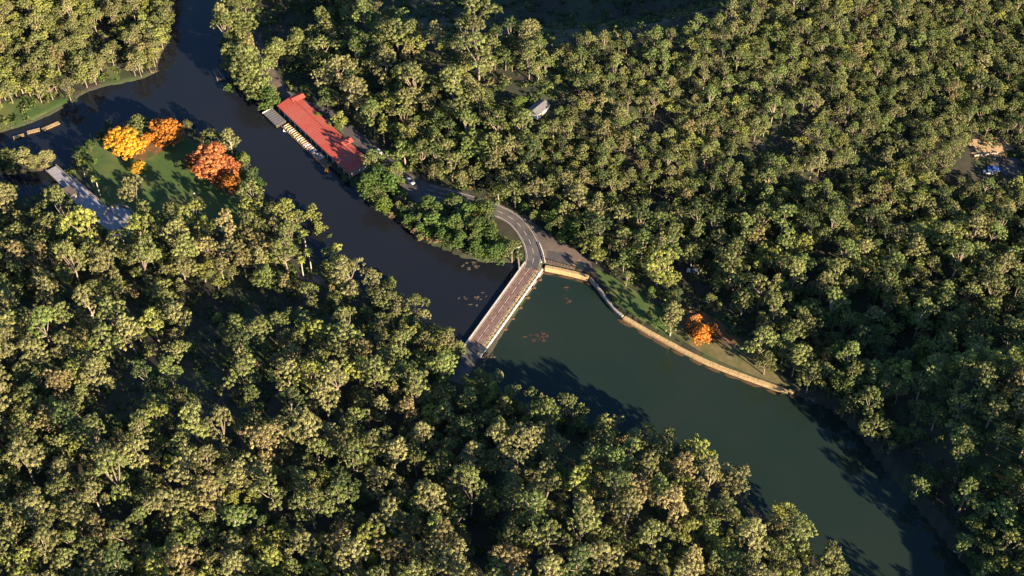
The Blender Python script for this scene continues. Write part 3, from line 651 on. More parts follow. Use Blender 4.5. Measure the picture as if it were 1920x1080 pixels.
car(711, 287, rd + .1, M['white'], 'white car in the gap where the road passes the boathouse')

# clearing in the bush on the hill
def drape(name, px, m, label, dz=.12, step=2.0):
    G = [ground(u, v) for u, v in px]; Q = np.array([g[:2] for g in G]); x0, y0 = Q.min(0); x1, y1 = Q.max(0)
    xs, ys = np.arange(x0, x1 + step, step), np.arange(y0, y1 + step, step); XX, YY = np.meshgrid(xs, ys); PP = np.c_[XX.ravel(), YY.ravel()]
    H = land(PP) + dz; jag = sdf(PP, Q) + 1.5 * np.sin(PP[:, 0] * .9) * np.sin(PP[:, 1] * 1.1); H = H - np.clip(jag, 0, 2) * .5
    n0, m0 = len(xs), len(ys); I = np.arange(n0 * m0).reshape(m0, n0); Fq = np.stack([I[:-1, :-1], I[:-1, 1:], I[1:, 1:], I[1:, :-1]], -1).reshape(-1, 4)
    Fq = Fq[(jag[Fq] < 1.2).all(1)]
    return tag(link(bpy.data.objects.new(name, mesh(name, np.c_[PP, H], Fq, m, True))), label, kind='structure')
drape('sand_clearing', [(1815,262),(1850,252),(1895,262),(1912,276),(1890,292),(1850,300),(1826,296)], M['sandbare'], 'bare orange sand clearing beside the bush car park')
drape('car_park', [(1840,298),(1885,294),(1930,300),(1930,350),(1880,330),(1845,314)], M['asphalt'], 'shaded asphalt turning place on the bush road', dz=.18)
drape('track', [(1395,250),(1420,262),(1450,288),(1466,298),(1462,304),(1440,290),(1410,268),(1392,258)], M['paving'], 'narrow earth track between trees on the hillside', dz=.15)
drape('sand_clearing', [(1330,235),(1380,230),(1396,244),(1360,250)], M['litter'], 'small reddish bare patch on the hillside', dz=.15)
drape('lawn', [(-20,200),(40,178),(85,185),(128,182),(150,176),(130,196),(95,215),(50,233),(0,246),(-20,250)], M['lawn'], 'sunny grass terrace at the foot of the far hill', dz=.12)
drape('lawn', [(195,125),(222,115),(226,150),(205,160)], M['lawn'], 'small sunlit grass slope by the far shore', dz=.12)
def log(u0, v0, u1, v1, r, label):
    a, b = ground(u0, v0), ground(u1, v1); e = empty('log_or_shadow_line', a); tag(e, label, 'log')
    a[2] += r + .1; b[2] += r + .1; MB().tube(a, b, r, r * .7, 7).build('trunk', M['bark'], e)
    m = a * .4 + b * .6; MB().tube(m, m + [1.5, 1.2, .9], r * .4, r * .2, 5).build('branch_stub', M['bark'], e)
log(1826, 294, 1872, 288, .45, 'long pale fallen log at the edge of the sand clearing')
log(1340, 628, 1398, 668, .16, 'thin log shape added for the dark shadow line along the red leaf litter')  # log shape added to stand for the shadow line of a post and fence

# ------------------------------------------------------------------ trees
def leaves(centres, rc, per, size, g, flat=.75, up=.5, origin=None):
    n = len(centres); C = np.repeat(centres, per, 0); k = len(C); rr = np.repeat(rc, per)
    d = g.normal(size=(k, 3)); d /= np.linalg.norm(d, axis=1)[:, None]
    off = d * (rr * g.uniform(.35, 1, k) ** .6)[:, None]; off[:, 2] *= flat; off[:, 2] = np.where(off[:, 2] < 0, off[:, 2] * .45, off[:, 2]); p = C + off
    nrm = d * 1.0 + g.normal(size=(k, 3)) * .35 + np.array([0, 0, up]); nrm /= np.linalg.norm(nrm, axis=1)[:, None]
    a = np.cross(nrm, g.normal(size=(k, 3))); a /= np.linalg.norm(a, axis=1)[:, None]; b = np.cross(nrm, a)
    s = size * g.uniform(.65, 1.35, k)[:, None]
    V = np.stack([p - a * s, p - b * s * .5, p + a * s, p + b * s * .5], 1).reshape(-1, 3)
    F = np.arange(4 * k).reshape(-1, 4); tint = np.repeat(np.clip(np.repeat(g.uniform(0, 1, n), per) * .7 + g.uniform(0, .3, k), 0, 1), 4)
    return V, F, tint
def gum_shape(seed, Rr=6.0, H=15.0, lobes=8, per_lobe=13, dense=1.0, style='gum'):
    g = np.random.default_rng(seed); tr = MB(); lc = []; zc = H * (.66 if style == 'gum' else .58); rz = H * (.32 if style == 'gum' else .38)
    for i in range(lobes):
        th = 2 * math.pi * (i / lobes) * 1.62 * (1 if style == 'gum' else 1) + g.uniform(-.4, .4)
        q = (g.uniform(.25, .80) if lobes < 15 else g.uniform(.3, .66)) if i > 1 else g.uniform(0, .2); zz = (g.uniform(-.2, .75) * (1 - .6 * q) if i % 3 else g.uniform(-1.0, -.5)) if i > 1 else g.uniform(.4, .8)
        lc.append((Rr * q * math.cos(th), Rr * q * math.sin(th), zc + rz * zz, Rr * (g.uniform(.30, .48) if lobes < 15 else g.uniform(.42, .52))))
    cand = []
    for x, y, z, r in lc:
        m = 90; d = g.normal(size=(m, 3)); d /= np.linalg.norm(d, axis=1)[:, None]; d[:, 2] = np.abs(d[:, 2]) * 1.05 - .3
        cand.append(np.array([x, y, z]) + d * r * g.uniform(.7, 1.12, m)[:, None] * [1, 1, .85])
    cand = g.permutation(np.concatenate(cand)); cen = [cand[0]]; gap = .205 * Rr * (1.0 if style == 'gum' else .82)
    for p in cand[1:]:
        if len(cen) < per_lobe * lobes and np.min(np.sum((np.array(cen) - p) ** 2, 1)) > gap * gap: cen.append(p)
    cen = np.array(cen); rad = g.uniform(.095, .155, len(cen)) * Rr
    fork = np.array([g.uniform(-.5, .5), g.uniform(-.5, .5), H * g.uniform(.32, .45)]); mid = fork * [.4, .4, .5]
    tr.tube((0, 0, -1.5), mid, .42, .34, 7).tube(mid, fork, .34, .27, 7)
    for j, (x, y, z, r) in enumerate(lc):
        e = np.array([x, y, z]); m = fork * .5 + e * .5 + [g.uniform(-.6, .6), g.uniform(-.6, .6), -.4]
        tr.tube(fork, m, .19, .14, 5, False).tube(m, e, .14, .08, 5, False)
        dd = np.linalg.norm(cen - e, axis=1)
        for t in np.argsort(dd)[1:6:2]: tr.tube(e * .8 + m * .2, cen[t], .08, .03, 4, False)
    V, F, tint = leaves(cen, rad, int(30 * dense), .34 * Rr / 6, g, up=.75)
    return tr, V, F, tint
def crown_mesh(name, V, F, tint, m):
    me = mesh(name, V, F, m); a = me.attributes.new('tint', 'FLOAT', 'POINT'); a.data.foreach_set('value', tint.astype(np.float32)); return me
KINDS = {}
def proto(kind, colour, seed, **kw):
    tr, V, F, tint = gum_shape(seed, **kw); tm = ('bark' if seed % 4 == 1 else 'greybark') if kind == 'gum_tree' else 'darkbark'
    KINDS.setdefault((kind, colour), []).append((tr.mesh('trunk', M[tm], True), crown_mesh('crown', V, F, tint, M['leaf ' + colour]), tr, V, F, tint, tm, colour))
for i, c in enumerate(['olive', 'olive', 'khaki', 'khaki', 'green', 'green', 'yellow green', 'bronze', 'olive', 'khaki', 'dark green', 'olive', 'yellow green', 'green', 'olive', 'khaki', 'bronze']):
    proto('gum_tree', c, 40 + i, lobes=7 + (i * 3) % 6, per_lobe=13 + (i * 5) % 8, H=13.0 + (i * 7) % 6)
for i, c in enumerate(['lush green', 'lush green', 'bright green', 'dark green', 'khaki', 'olive', 'tan', 'green', 'lush green', 'bright green']):
    proto('broadleaf_tree', c, 80 + i, lobes=9 + i % 3, per_lobe=15, style='round', H=12.5)
for i, c in enumerate(['golden yellow', 'golden yellow', 'orange', 'rusty red']):
    proto('autumn_tree', c, 120 + i, lobes=16, per_lobe=20, style='round', H=12.0, dense=1.2)
BASE_R = 6.0
def palm_meshes():
    g = np.random.default_rng(3); t = MB(); H = 12.0
    for i in range(5): t.tube((.12 * math.sin(i * .8), 0, H * i / 5 - (1 if i == 0 else 0)), (.12 * math.sin((i + 1) * .8), 0, H * (i + 1) / 5), .27 - .015 * i, .255 - .015 * i, 8, False)
    V, F = [], []
    for i in range(30):
        th = 2 * math.pi * i * .381966; el = .95 - 1.35 * (i / 29); L = 2.3
        prev = None
        for k in range(6):
            s = k / 5; r = L * s * math.cos(el) ; z = H + L * s * math.sin(el) - .9 * s * s; w = .42 * math.sin(math.pi * (.12 + .82 * s))
            c = np.array([.12 * math.sin(4) + r * math.cos(th), r * math.sin(th), z]); n = np.array([-math.sin(th), math.cos(th), 0]) * w
            n0 = len(V); V += [c - n - [0, 0, .12 * w], c, c + n - [0, 0, .12 * w]]
            if k: F += [(n0 - 3, n0 - 2, n0 + 1, n0), (n0 - 2, n0 - 1, n0 + 2, n0 + 1)]
    V = np.array(V); return t.mesh('trunk', M['palmbark'], True), crown_mesh('crown', V, np.array(F), np.full(len(V), .5), M['leaf yellow green'])
PALM = palm_meshes()

TREES = []          # x, y, z, scale, stretch, kind, colour, variant, rot
def add_tree(u, v, r, kind, colour=None, stretch=1.0, hfac=None):
    r = max(r, 4); zc = BZ + 6
    for _ in range(6):
        p = at(u, v, zc); R_m = r * np.linalg.norm(p - CAM) / FPX; sc = R_m / BASE_R
        hh = {'gum_tree': 10.5, 'broadleaf_tree': 7.5, 'autumn_tree': 7.2}[kind] * sc * stretch
        zc = gh(p[0], p[1]) + hh
    TREES.append([p[0], p[1], gh(p[0], p[1]), sc, stretch, kind, colour])
G_, B_, A_ = 'gum_tree', 'broadleaf_tree', 'autumn_tree'
ol, kh, gr, yg, bz, dg, lg, bg_ = 'olive', 'khaki', 'green', 'yellow green', 'bronze', 'dark green', 'lush green', 'bright green'
TR = []
def T(kind, colour, *l): TR.extend([(kind, colour, *q) for q in l])
# upper right bank of the river
T(B_, ol, (447,36,30),(447,60,24),(459,112,44),(470,140,36),(516,97,28),(556,81,30))
T(B_, lg, (490,165,24),(508,182,22),(478,178,16),(430,165,12))
T(G_, ol, (609,47,28),(606,81,26),(650,25,26),(681,19,26),(744,56,32),(716,69,24),(847,131,34),(897,91,38),(775,153,34),(862,190,28),(990,88,26),(887,4,42))
T(G_, kh, (722,116,33),(634,128,28),(666,172,33),(769,184,26),(806,190,22),(878,156,20),(620,62,20))
T(G_, yg, (672,66,22),(787,75,18),(828,81,16),(937,190,20),(906,128,12),(640,216,17),(700,190,20))
T(B_, dg, (612,181,22),(576,166,12),(575,116,16),(656,94,16),(962,62,20))
T(B_, bg_, (636,230,12),(594,217,10),(975,184,14),(732,318,15),(710,298,12))
T(B_, lg, (617,236,9),(692,345,29),(710,330,28),(730,342,26),(687,297,9),(647,334,8),(755,395,14),(772,410,15),(807,385,26),(812,414,23),(850,417,24),(875,397,24),(862,450,20),(891,466,20),(900,425,28),(922,440,24),(932,468,22),(948,458,13),(830,440,18),(915,468,18),(845,462,16),(790,428,14))
T(B_, bg_, (722,385,20),(845,372,16),(907,390,24),(920,470,16),(745,310,12))
T(B_, 'tan', (747,372,9),(824,447,12),(765,424,8),(790,446,9),(808,455,8),(778,436,8),(815,458,8),(735,408,7))
T(G_, kh, (1085,370,30),(1060,340,28),(1010,355,28),(1120,395,26))
T(B_, lg, (985,388,11),(1012,402,12),(1030,425,14),(1055,440,14),(1080,452,12),(1040,405,20),(1075,425,20))
# right bank below the bridge
T(G_, yg, (1120,458,30),(1236,488,38),(1255,520,22))
T(G_, gr, (1170,488,20),(1175,520,12),(1262,548,14),(1205,455,26))
T(B_, lg, (1258,580,13),(1262,602,9),(1235,604,10),(1218,588,8),(1222,545,10))
T(G_, ol, (1425,640,34),(1437,678,20),(1372,500,38),(1430,530,36),(1395,560,24),(1330,560,14),(1490,630,30),(1345,530,18),(1480,560,30),(1355,470,26),(1300,470,26),(1262,445,26))
T(G_, ol, (1645,790,30),(1820,782,36),(1765,760,26),(1590,745,22),(1545,700,22))
T(G_, gr, (1670,838,13),(1703,820,12),(1725,905,20),(1812,925,30),(1832,975,22),(1808,1025,22),(1852,1062,22),(1755,890,12),(1850,880,26))
# lower bank of the upper river
T(G_, yg, (461,383,27),(580,397,20),(533,386,27),(825,617,22),(597,422,16),(628,469,25),(617,500,18))
T(G_, ol, (469,411,25),(555,403,20),(536,428,22),(533,467,34),(583,550,19),(717,555,24),(775,567,28),(719,600,27),(650,628,40),(489,630,30),(567,605,30))
T(G_, bz, (480,452,28),(453,480,24),(700,516,14),(536,530,17))
T(G_, kh, (653,505,34),(794,596,20),(747,580,18),(840,640,24),(800,640,22),(719,639,20))
T(B_, gr, (497,517,28),(730,530,17),(758,605,16),(644,589,18),(618,561,10),(619,444,8),(690,585,14),(862,650,16),(835,668,22))
T(G_, yg, (406,525,17),(408,592,12),(820,655,22),(790,670,22),(905,700,22),(880,720,24),(925,725,20))
# around the picnic lawn
T(B_, kh, (42,292,18),(83,297,17),(62,300,14))
T(B_, ol, (11,292,20),(25,325,10),(11,350,14))
T(B_, dg, (94,372,14),(50,395,12))
T(G_, yg, (150,411,37),(65,394,22),(256,419,32),(386,414,20))
T(G_, ol, (11,414,18),(36,430,25),(61,458,25),(300,432,19),(330,422,21),(344,455,30),(103,464,19),(261,480,30),(342,489,16),(178,461,13),(194,455,11))
T(G_, bz, (389,458,25),(120,490,22))
T(A_, 'golden yellow', (232,261,34),(256,272,15),(257,312,13))
T(A_, 'orange', (311,244,28),(278,256,12),(428,333,20),(1318,624,19))
T(A_, 'rusty red', (1303,604,16),(1338,616,12))
T(A_, 'rusty red', (396,300,37),(361,300,14),(420,315,26))
T(B_, ol, (256,231,24))
T(B_, dg, (336,307,8),(351,232,10),(364,247,5),(389,253,10),(411,258,12),(436,272,10),(472,330,18),(200,231,7),(189,253,9))
T(B_, lg, (150,283,12),(167,272,12),(175,301,8),(455,294,13),(148,300,8),(485,345,14))
# lower reach, left bank
T(B_, gr, (935,750,18),(975,768,20),(1025,782,20),(1085,797,20),(1145,815,20),(1215,835,18))
T(B_, dg, (955,755,16),(1055,788,18),(1115,806,18),(1180,826,18))
T(G_, ol, (960,735,22),(1000,742,18),(1060,765,22),(1130,800,26),(1210,805,24),(1285,838,20),(1240,850,30),(1500,1010,34))
T(G_, gr, (1440,1025,22),(1330,985,26),(1110,860,24),(1180,850,24),(1040,900,20))
T(G_, kh, (1375,905,33),(1190,820,20),(1155,795,18))
T(G_, yg, (1470,955,24),(1345,1020,30),(985,790,16),(1000,770,14),(1275,910,30),(1505,1045,24))
T(B_, bg_, (1435,1020,20),(1010,780,12),(930,1075,12))
for k, c, u, v, r in TR: add_tree(u, v, r, k, c, (1.0 if k != G_ else rnd.uniform(.95, 1.15)) * (1.3 if k == G_ and (140 < u < 480 and 395 < v < 500 or 880 < u < 1330 and 700 < v < 960) else 1.0))
NTRACED = len(TREES)

GAPS = [(143,553,28,22),(253,570,25,18),(417,557,55,28),(467,590,35,18),(500,567,60,20),(583,567,26,14),(377,630,28,38),(400,697,38,40),(250,687,35,22),(333,680,30,12),(100,680,15,20),
  (233,753,40,30),(183,780,28,28),(367,730,20,40),(510,740,15,40),(493,680,12,30),(423,773,25,25),(717,813,20,20),(923,907,30,15),(913,1003,25,35),(1057,987,20,20),(1073,837,20,30),(1420,930,24,38),
  (680,580,30,22),(690,620,24,22),(620,590,22,16),(870,690,22,40),(60,560,20,14),(40,650,14,10),(300,640,18,12),(640,760,14,20),(560,860,20,12),(120,860,22,14),(330,880,20,14),(780,905,16,14),(460,950,20,12),(220,960,20,14),(1120,930,14,14),(1230,1000,16,12),(700,960,16,10),
  (1000,165,60,22),(940,140,40,16),(1240,220,28,14),(1480,240,26,14),(1640,280,26,14),(1490,160,24,10),(1180,300,14,8),(1320,310,16,10),(1560,330,20,9),(1420,380,14,9),(1700,420,18,10),(1540,470,20,12),(1610,560,18,12),(1760,520,18,12),(1700,640,22,14),(1880,600,18,12),(1230,370,14,10),
  (640,150,20,16),(700,150,16,20),(820,110,30,18),(560,130,36,26),(530,30,50,45),(640,285,40,50),(1299,515,34,26),(1320,480,14,8),(1860,305,60,30),(1862,275,40,20),(1210,505,26,22),(1150,490,18,20),(1440,272,30,14),(820,355,80,14),(700,275,32,12),
  (200,60,16,12),(180,80,10,14),(120,140,10,14),(225,110,8,25),(60,210,50,26),(210,140,20,24),(175,165,20,14),(1350,600,60,40),(1180,560,50,36),(1090,490,50,24),(220,420,20,36),
  (1690,760,20,14),(1700,860,24,40),(1760,830,20,24),(1780,960,26,40),(1860,840,14,20)]
VALLEY = [(680,-200),(680,0),(730,28),(790,55),(850,66),(940,52),(1040,60),(1120,66),(1250,58),(1330,38),(1400,14),(1420,-200)]
OPEN = [[(985,175),(1040,175),(1035,245),(985,245)], [(915,375),(960,378),(1020,405),(1035,475),(985,500),(945,440),(925,405)], [(-100,235),(60,235),(140,200),(330,140),(350,225),(200,236),(140,292),(125,335),(-100,340)], [(0,178),(110,168),(135,202),(60,240),(0,250)], [(548,440),(612,440),(618,545),(548,545)], [(20,318),(130,300),(200,330),(260,395),(262,430),(215,430),(190,420),(120,392),(20,382)], [(240,370),(480,340),(470,400),(440,440),(405,440),(360,405),(280,395)], [(480,520),(620,540),(640,580),(560,590),(440,600),(400,560)]]
def blocked(P, px):
    b = np.zeros(len(P), bool)
    for u, v, a, c in GAPS: b |= ((px[:, 0] - u) / (a * 1.3 + 7)) ** 2 + ((px[:, 1] - v) / (c * 1.3 + 7)) ** 2 < 1
    b |= inside(px[:, :2], VALLEY)
    for q in OPEN: b |= inside(px[:, :2], q)
    for poly in (LAWN, APRON, BANKLAWN, DRYLAWN, LITTER, CARPARK): b |= inside(P, poly)
    b |= (seg_dist(P, ROAD) < 5) | (seg_dist(P, ROAD2) < 4.5) | (seg_dist(P, WPATH) < 6) | (seg_dist(P, [BR_A, BR_B]) < 8)
    hb = [hp(-4, -8, 0), hp(hl + 3, -8, 0), hp(hl + 3, 17, 0), hp(-4, 17, 0)]; b |= inside(P, hb)
    return b
N = 44000
C = np.c_[rng.uniform(-340, 370, N), rng.uniform(-200, 270, N)]
wdst = shore(C); hz = land(C); px0 = proj(np.c_[C, hz]); pxc = proj(np.c_[C, hz + 8])
okm = (wdst > 1.0) & (px0[:, 0] > -130) & (px0[:, 0] < 2080) & (px0[:, 1] > -110) & (px0[:, 1] < 1230) & ~blocked(C, pxc)
# valley floor in the shade behind the ridge carries few tall trees
ev = C[:, 1] - np.interp(C[:, 0], cx, cy); valley = (ev > 6) & (C[:, 0] > cx[1]) & (C[:, 0] < cx[-2]) & (pxc[:, 1] < 90)
okm &= ~(valley & (rng.uniform(size=N) < .9))
C, hz, pxc, wdst, px0 = C[okm], hz[okm], pxc[okm], wdst[okm], px0[okm]
cell = {}
def put(x, y, r): cell.setdefault((int(x // 12), int(y // 12)), []).append((x, y, r))
def free(x, y, r, k):
    i, j = int(x // 12), int(y // 12)
    for a in range(i - 1, i + 2):
        for b in range(j - 1, j + 2):
            for X_, Y_, r_ in cell.get((a, b), ()):
                if (X_ - x) ** 2 + (Y_ - y) ** 2 < (k * (r + r_)) ** 2: return False
    return True
for t in TREES: put(t[0], t[1], t[3] * BASE_R)
# every big fill tree wins its place before the smaller ones
rad = np.empty(len(C)); rightm = pxc[:, 0] > np.interp(pxc[:, 1], LCEN_V, LCEN_U); toplm = (~rightm) & (pxc[:, 1] < 258 - .36 * pxc[:, 0])
farr = rightm & (pxc[:, 1] < 420) & (pxc[:, 0] > 1000)
rad[:] = 2.9 + 4.1 * rng.uniform(0, 1, len(C)) ** 1.5; rad[rightm] = 2.5 + 3.7 * rng.uniform(0, 1, rightm.sum()) ** 1.5; rad[farr] = rng.uniform(2.0, 4.2, farr.sum()); rad[toplm] = rng.uniform(2.8, 5.0, toplm.sum())
CW = {'l': ([ol, kh, yg, bz, gr, dg], [.36, .34, .11, .09, .06, .04]), 'r': ([ol, gr, kh, yg, dg, bz], [.34, .29, .13, .11, .10, .03]), 't': ([ol, yg, kh, bz], [.38, .36, .22, .04])}
for i in np.argsort(-rad + rng.uniform(0, 2.5, len(C))):
    x, y = C[i]; r = rad[i]
    if not free(x, y, r, .42 if toplm[i] else .50 if farr[i] else .56 if rightm[i] else .68): continue
    put(x, y, r); cl = CW['r' if rightm[i] else 't' if toplm[i] else 'l']
    TREES.append([x, y, hz[i], r / BASE_R, float(rng.uniform(.9, 1.5)), G_, str(rng.choice(cl[0], p=cl[1]))])
for i in rng.permutation(len(C)):                        # saplings and small gums fill the openings
    x, y = C[i]; r = float(rng.uniform(1.9, 3.4))
    if not free(x, y, r, .52 if rightm[i] or toplm[i] else .62): continue
    put(x, y, r); cl = CW['r' if rightm[i] else 't' if toplm[i] else 'l']
    TREES.append([x, y, hz[i], r / BASE_R, float(rng.uniform(1.1, 1.7)), G_, str(rng.choice(cl[0], p=cl[1]))])
for t in TREES[NTRACED:]:                                 # tall shore gums along the lower left reach
    q = proj(np.array([t[:3]]))[0]
    if 880 < q[0] < 1330 and 690 < q[1] < 960 and shore(np.array([t[:2]]))[0] < 16 and q[0] < np.interp(q[1], LCEN_V, LCEN_U): t[4] *= 1.3
print('trees', len(TREES))

# the gum trees that show largest become things, the rest one forest
info = []
for i, t in enumerate(TREES):
    zc = t[2] + (10.5 if t[5] == G_ else 7.5) * t[3] * t[4]; q = proj(np.array([[t[0], t[1], zc]]))[0]
    info.append((q[0], q[1], FPX * t[3] * BASE_R / q[2]))
inframe = [i for i, q in enumerate(info) if -5 < q[0] < 1925 and -5 < q[1] < 1085]
gums = [i for i in inframe if TREES[i][5] == G_]
gums.sort(key=lambda i: -info[i][2] * (1.12 if i < NTRACED else 1.0)); single = set(gums[:300]) | {i for i in range(NTRACED) if TREES[i][5] != G_}

LM = [('the bridge deck', 940, 570), ('the road bend at the bridge', 985, 425), ('the red roofed boathouse', 590, 255), ('the grey jetty shelter', 530, 222), ('the slipway', 408, 142), ('the pair of tall palms', 570, 490),
  ('the golden autumn trees', 250, 270), ('the rusty red tree', 400, 310), ('the curved wall', 222, 400), ('the row of palms', 170, 330), ('the white car on the road', 769, 342), ('the white van', 1299, 511),
  ('the orange tree by the wall', 1318, 622), ('the spit of the river wall', 1485, 732), ('the small red shoal', 1063, 555), ('the wide red shoal', 1010, 628), ('the grey shed', 1010, 197), ('the sand clearing', 1862, 275),
  ('the hillside track', 1440, 272), ('the plank landings', 70, 250), ('the shaded forecourt', 225, 420), ('the lamp on the lawn', 362, 366), ('the tip of the far point', 300, 140),
  ('the bottom left corner', 0, 1080), ('the middle of the bottom edge', 960, 1080), ('the bottom right corner', 1920, 1080), ('the first quarter of the bottom edge', 480, 1080), ('the river at the bottom edge', 1560, 1080),
  ('the middle of the left edge', 0, 540), ('the left edge, three quarters down', 0, 810), ('the top left corner', 0, 0), ('the top right corner', 1920, 0), ('the middle of the right edge', 1920, 540), ('the right edge, three quarters down', 1920, 810),
  ('the broad water shadow', 1090, 710), ('the top edge shadow', 1100, 20), ('the shaded bridge end', 885, 660)]
DIRS = ['right of', 'upper right of', 'above', 'upper left of', 'left of', 'lower left of', 'below', 'lower right of']
buckets = {}
for i in single:
    u, v, r = info[i]; l = min(range(len(LM)), key=lambda k: (LM[k][1] - u) ** 2 + (LM[k][2] - v) ** 2)
    dx, dy = u - LM[l][1], LM[l][2] - v; s = int(round(math.atan2(dy, dx) / (math.pi / 4))) % 8
    buckets.setdefault((TREES[i][5], l, s), []).append((math.hypot(dx, dy), i))
ORD = ['nearest', 'second out', 'third out', 'fourth out', 'fifth out', 'sixth out', 'seventh out', 'eighth out', 'ninth out', 'tenth out', 'eleventh out', 'twelfth out', 'thirteenth out', 'fourteenth out', 'fifteenth out', 'sixteenth out', 'seventeenth out', 'eighteenth out', 'nineteenth out', 'twentieth out']
LABEL = {}
NOUN = {G_: 'gum', B_: 'leafy tree', A_: 'autumn tree'}
for (k, l, s), L in buckets.items():
    L.sort()
    for n_, (d, i) in enumerate(L):
        r = info[i][2]; sz = 'small' if r < 15 else 'large' if r > 27 else 'medium'
        LABEL[i] = '%s %s %s, %s %s %s' % (sz, TREES[i][6], NOUN[k], (ORD[min(n_, 19)] if len(L) > 1 else 'alone'), DIRS[s], LM[l][0])
GROUP = {G_: 'gum trees of the valley forest', B_: 'leafy trees and shrubs along the river flats', A_: 'trees in autumn colour'}
CAT = {G_: 'tree', B_: 'tree', A_: 'tree'}
forest = []
cnt = {}
keys = sorted(KINDS); flatk = [(k, j) for k in keys for j in range(len(KINDS[k]))]
for i, t in enumerate(TREES):
    x, y, z, sc, st, kind, col = t; L = KINDS[(kind, col)]; j = cnt.get((kind, col), 0); cnt[(kind, col)] = j + 1; pr = L[j % len(L)]; rz = rnd.uniform(0, 6.283)
    if i in single:
        e = empty(kind, (x, y, z), rz); e.scale = (sc, sc, sc * st); e.rotation_euler = (rnd.uniform(-.05, .05), rnd.uniform(-.05, .05), rz)
        tag(e, LABEL[i], CAT[kind], GROUP[kind])
        for nm, me in (('trunk', pr[0]), ('crown', pr[1])):
            o = bpy.data.objects.new(nm, me); S.collection.objects.link(o); o.parent = e
    else: forest.append((x, y, z, sc, st, rz, flatk.index(((kind, col), j % len(L)))))
# palms
def palm(u, v, h, label, tilt=0.0):
    p = ground(u, v, h); e = empty('palm_tree', p, rnd.uniform(0, 6)); e.scale = (1, 1, h / 12.0); tag(e, label, 'palm', 'tall palms on the picnic flats')
    for nm, me in (('trunk', PALM[0]), ('crown', PALM[1])):
        o = bpy.data.objects.new(nm, me); S.collection.objects.link(o); o.parent = e
palm(569, 437, 11, 'palm nearest the river, upper one of the trio of tall palms'); palm(578, 471, 13, 'tall palm with long pale trunk, right one of the pair'); palm(564, 486, 11, 'tall palm with long pale trunk, left one of the pair')
for i, (u, v, h) in enumerate([(151,304,9),(167,321,10),(178,333,11),(200,354,5)]): palm(u, v, h, 'pale trunked palm, %s down the row at the lawn edge' % ordw[i])

def scatter_object(name, rows, protos, label, cat=None):
    col = bpy.data.collections.new(name + '_kinds')
    for i, me in enumerate(protos):
        o = bpy.data.objects.new('%s_kind_%03d' % (name, i), me); col.objects.link(o)
    A = np.array(rows); me = mesh(name, A[:, :3], [], [])
    for nm, tp, c in (('scl', 'FLOAT', 3), ('stretch', 'FLOAT', 4), ('rotz', 'FLOAT', 5)):
        a = me.attributes.new(nm, tp, 'POINT'); a.data.foreach_set('value', A[:, c].astype(np.float32))
    a = me.attributes.new('pick', 'INT', 'POINT'); a.data.foreach_set('value', A[:, 6].astype(np.int32))
    o = link(bpy.data.objects.new(name, me))
    g = bpy.data.node_groups.new(name, 'GeometryNodeTree'); g.interface.new_socket('Geometry', in_out='INPUT', socket_type='NodeSocketGeometry'); g.interface.new_socket('Geometry', in_out='OUTPUT', socket_type='NodeSocketGeometry')
    Nn, L = g.nodes, g.links; gi, go = Nn.new('NodeGroupInput'), Nn.new('NodeGroupOutput')
    ip = Nn.new('GeometryNodeInstanceOnPoints'); ci = Nn.new('GeometryNodeCollectionInfo'); ci.inputs['Collection'].default_value = col
    ci.inputs['Separate Children'].default_value = True; ci.inputs['Reset Children'].default_value = True
    def attr(n, tp='FLOAT'): a = Nn.new('GeometryNodeInputNamedAttribute'); a.data_type = tp; a.inputs[0].default_value = n; return a.outputs[0]
    cr = Nn.new('ShaderNodeCombineXYZ'); L.new(attr('rotz'), cr.inputs[2]); cs = Nn.new('ShaderNodeCombineXYZ'); sc_ = attr('scl'); mu = Nn.new('ShaderNodeMath'); mu.operation = 'MULTIPLY'
    L.new(sc_, mu.inputs[0]); L.new(attr('stretch'), mu.inputs[1]); L.new(sc_, cs.inputs[0]); L.new(sc_, cs.inputs[1]); L.new(mu.outputs[0], cs.inputs[2])
    ip.inputs['Pick Instance'].default_value = True
    L.new(gi.outputs[0], ip.inputs['Points']); L.new(ci.outputs[0], ip.inputs['Instance']); L.new(attr('pick', 'INT'), ip.inputs['Instance Index'])
    er = Nn.new('FunctionNodeEulerToRotation'); L.new(cr.outputs[0], er.inputs[0]); L.new(er.outputs[0], ip.inputs['Rotation']); L.new(cs.outputs[0], ip.inputs['Scale']); L.new(ip.outputs[0], go.inputs[0])
    md = o.modifiers.new('scatter', 'NODES'); md.node_group = g
    return tag(o, label, cat, kind='stuff')
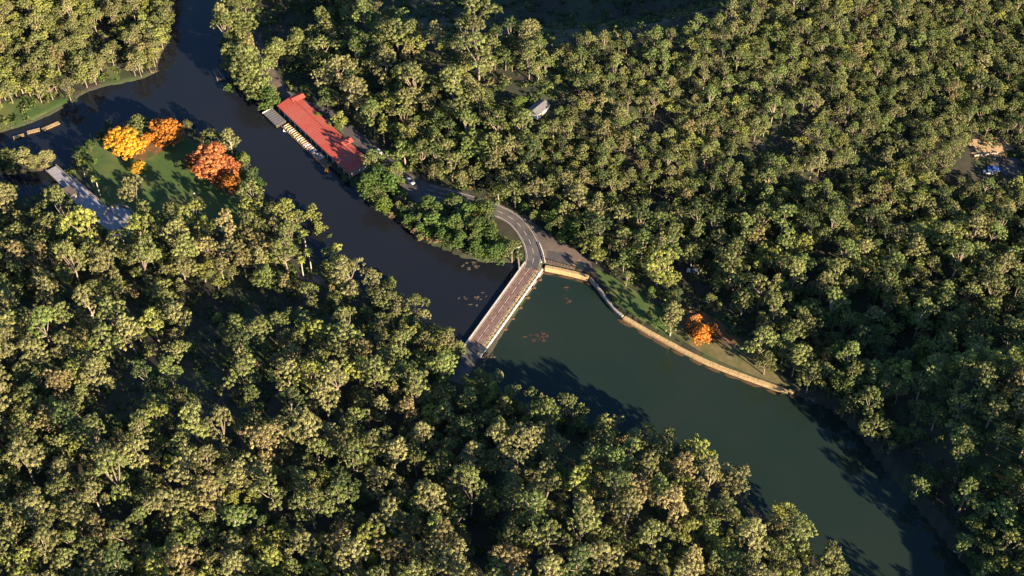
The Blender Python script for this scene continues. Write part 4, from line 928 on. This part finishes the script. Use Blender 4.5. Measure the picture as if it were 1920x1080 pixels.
def joined(pr):
    _, _, tr, V, F, tint, tm, colr = pr; n = len(tr.V)
    Vj = np.r_[np.array(tr.V), V]; Fj = [tuple(f) for f in tr.F] + (F + n).tolist()
    me = mesh('forest_tree', Vj, Fj, [M[tm], M['leaf ' + colr]], mi=np.r_[np.zeros(len(tr.F), np.int32), np.ones(len(F), np.int32)])
    a = me.attributes.new('tint', 'FLOAT', 'POINT'); a.data.foreach_set('value', np.r_[np.zeros(n), tint].astype(np.float32)); return me
scatter_object('gum_forest', forest, [joined(KINDS[k][j]) for k, j in flatk], 'dense olive gum forest covering the slopes beyond the nearer trees')

# undergrowth: ferns, shrubs and saplings nobody could count
def shrub(seed, c):
    g = np.random.default_rng(seed); m = 14; d = g.normal(size=(m, 3)) * [.75, .75, .35] + [0, 0, .7]
    V, F, t = leaves(d, g.uniform(.3, .55, m), 12, .26, g); return crown_mesh('shrub', V, F, t, M['leaf ' + c])
SH = [shrub(200, gr), shrub(201, dg), shrub(202, ol), shrub(203, kh), shrub(204, lg), shrub(205, 'tan')]
NU = 15000; U = np.c_[rng.uniform(-330, 350, NU), rng.uniform(-190, 260, NU)]; ud = shore(U); uz = land(U); up = proj(np.c_[U, uz])
k = (ud > .6) & (up[:, 0] > -60) & (up[:, 0] < 1980) & (up[:, 1] > -60) & (up[:, 1] < 1140)
for poly in (LAWN, APRON, DRYLAWN, CARPARK): k &= sdf(U, poly) > 1.0
k &= ~(inside(U, BANKLAWN)) & (seg_dist(U, ROAD) > 4.6) & (seg_dist(U, ROAD2) > 4.4) & (seg_dist(U, WPATH) > 5.5) & (seg_dist(U, [BR_A, BR_B]) > 6.5)
k &= ~inside(U, [hp(-5, -9, 0), hp(hl + 2, -9, 0), hp(hl + 2, 15, 0), hp(-5, 15, 0)])
for u, v, a, c in GAPS[-2:]: pass
U, uz, ud = U[k], uz[k], ud[k]
rows = [(U[i, 0], U[i, 1], uz[i] - .1, rng.uniform(.5, 1.7) * (.6 if ud[i] < 4 else 1), rng.uniform(.7, 1.2), rng.uniform(0, 6.28), rng.choice(6, p=[.2, .5, .12, .05, .09, .04])) for i in range(len(U))]
scatter_object('undergrowth', rows, SH, 'low shrubs and ferns under the trees and on the banks')
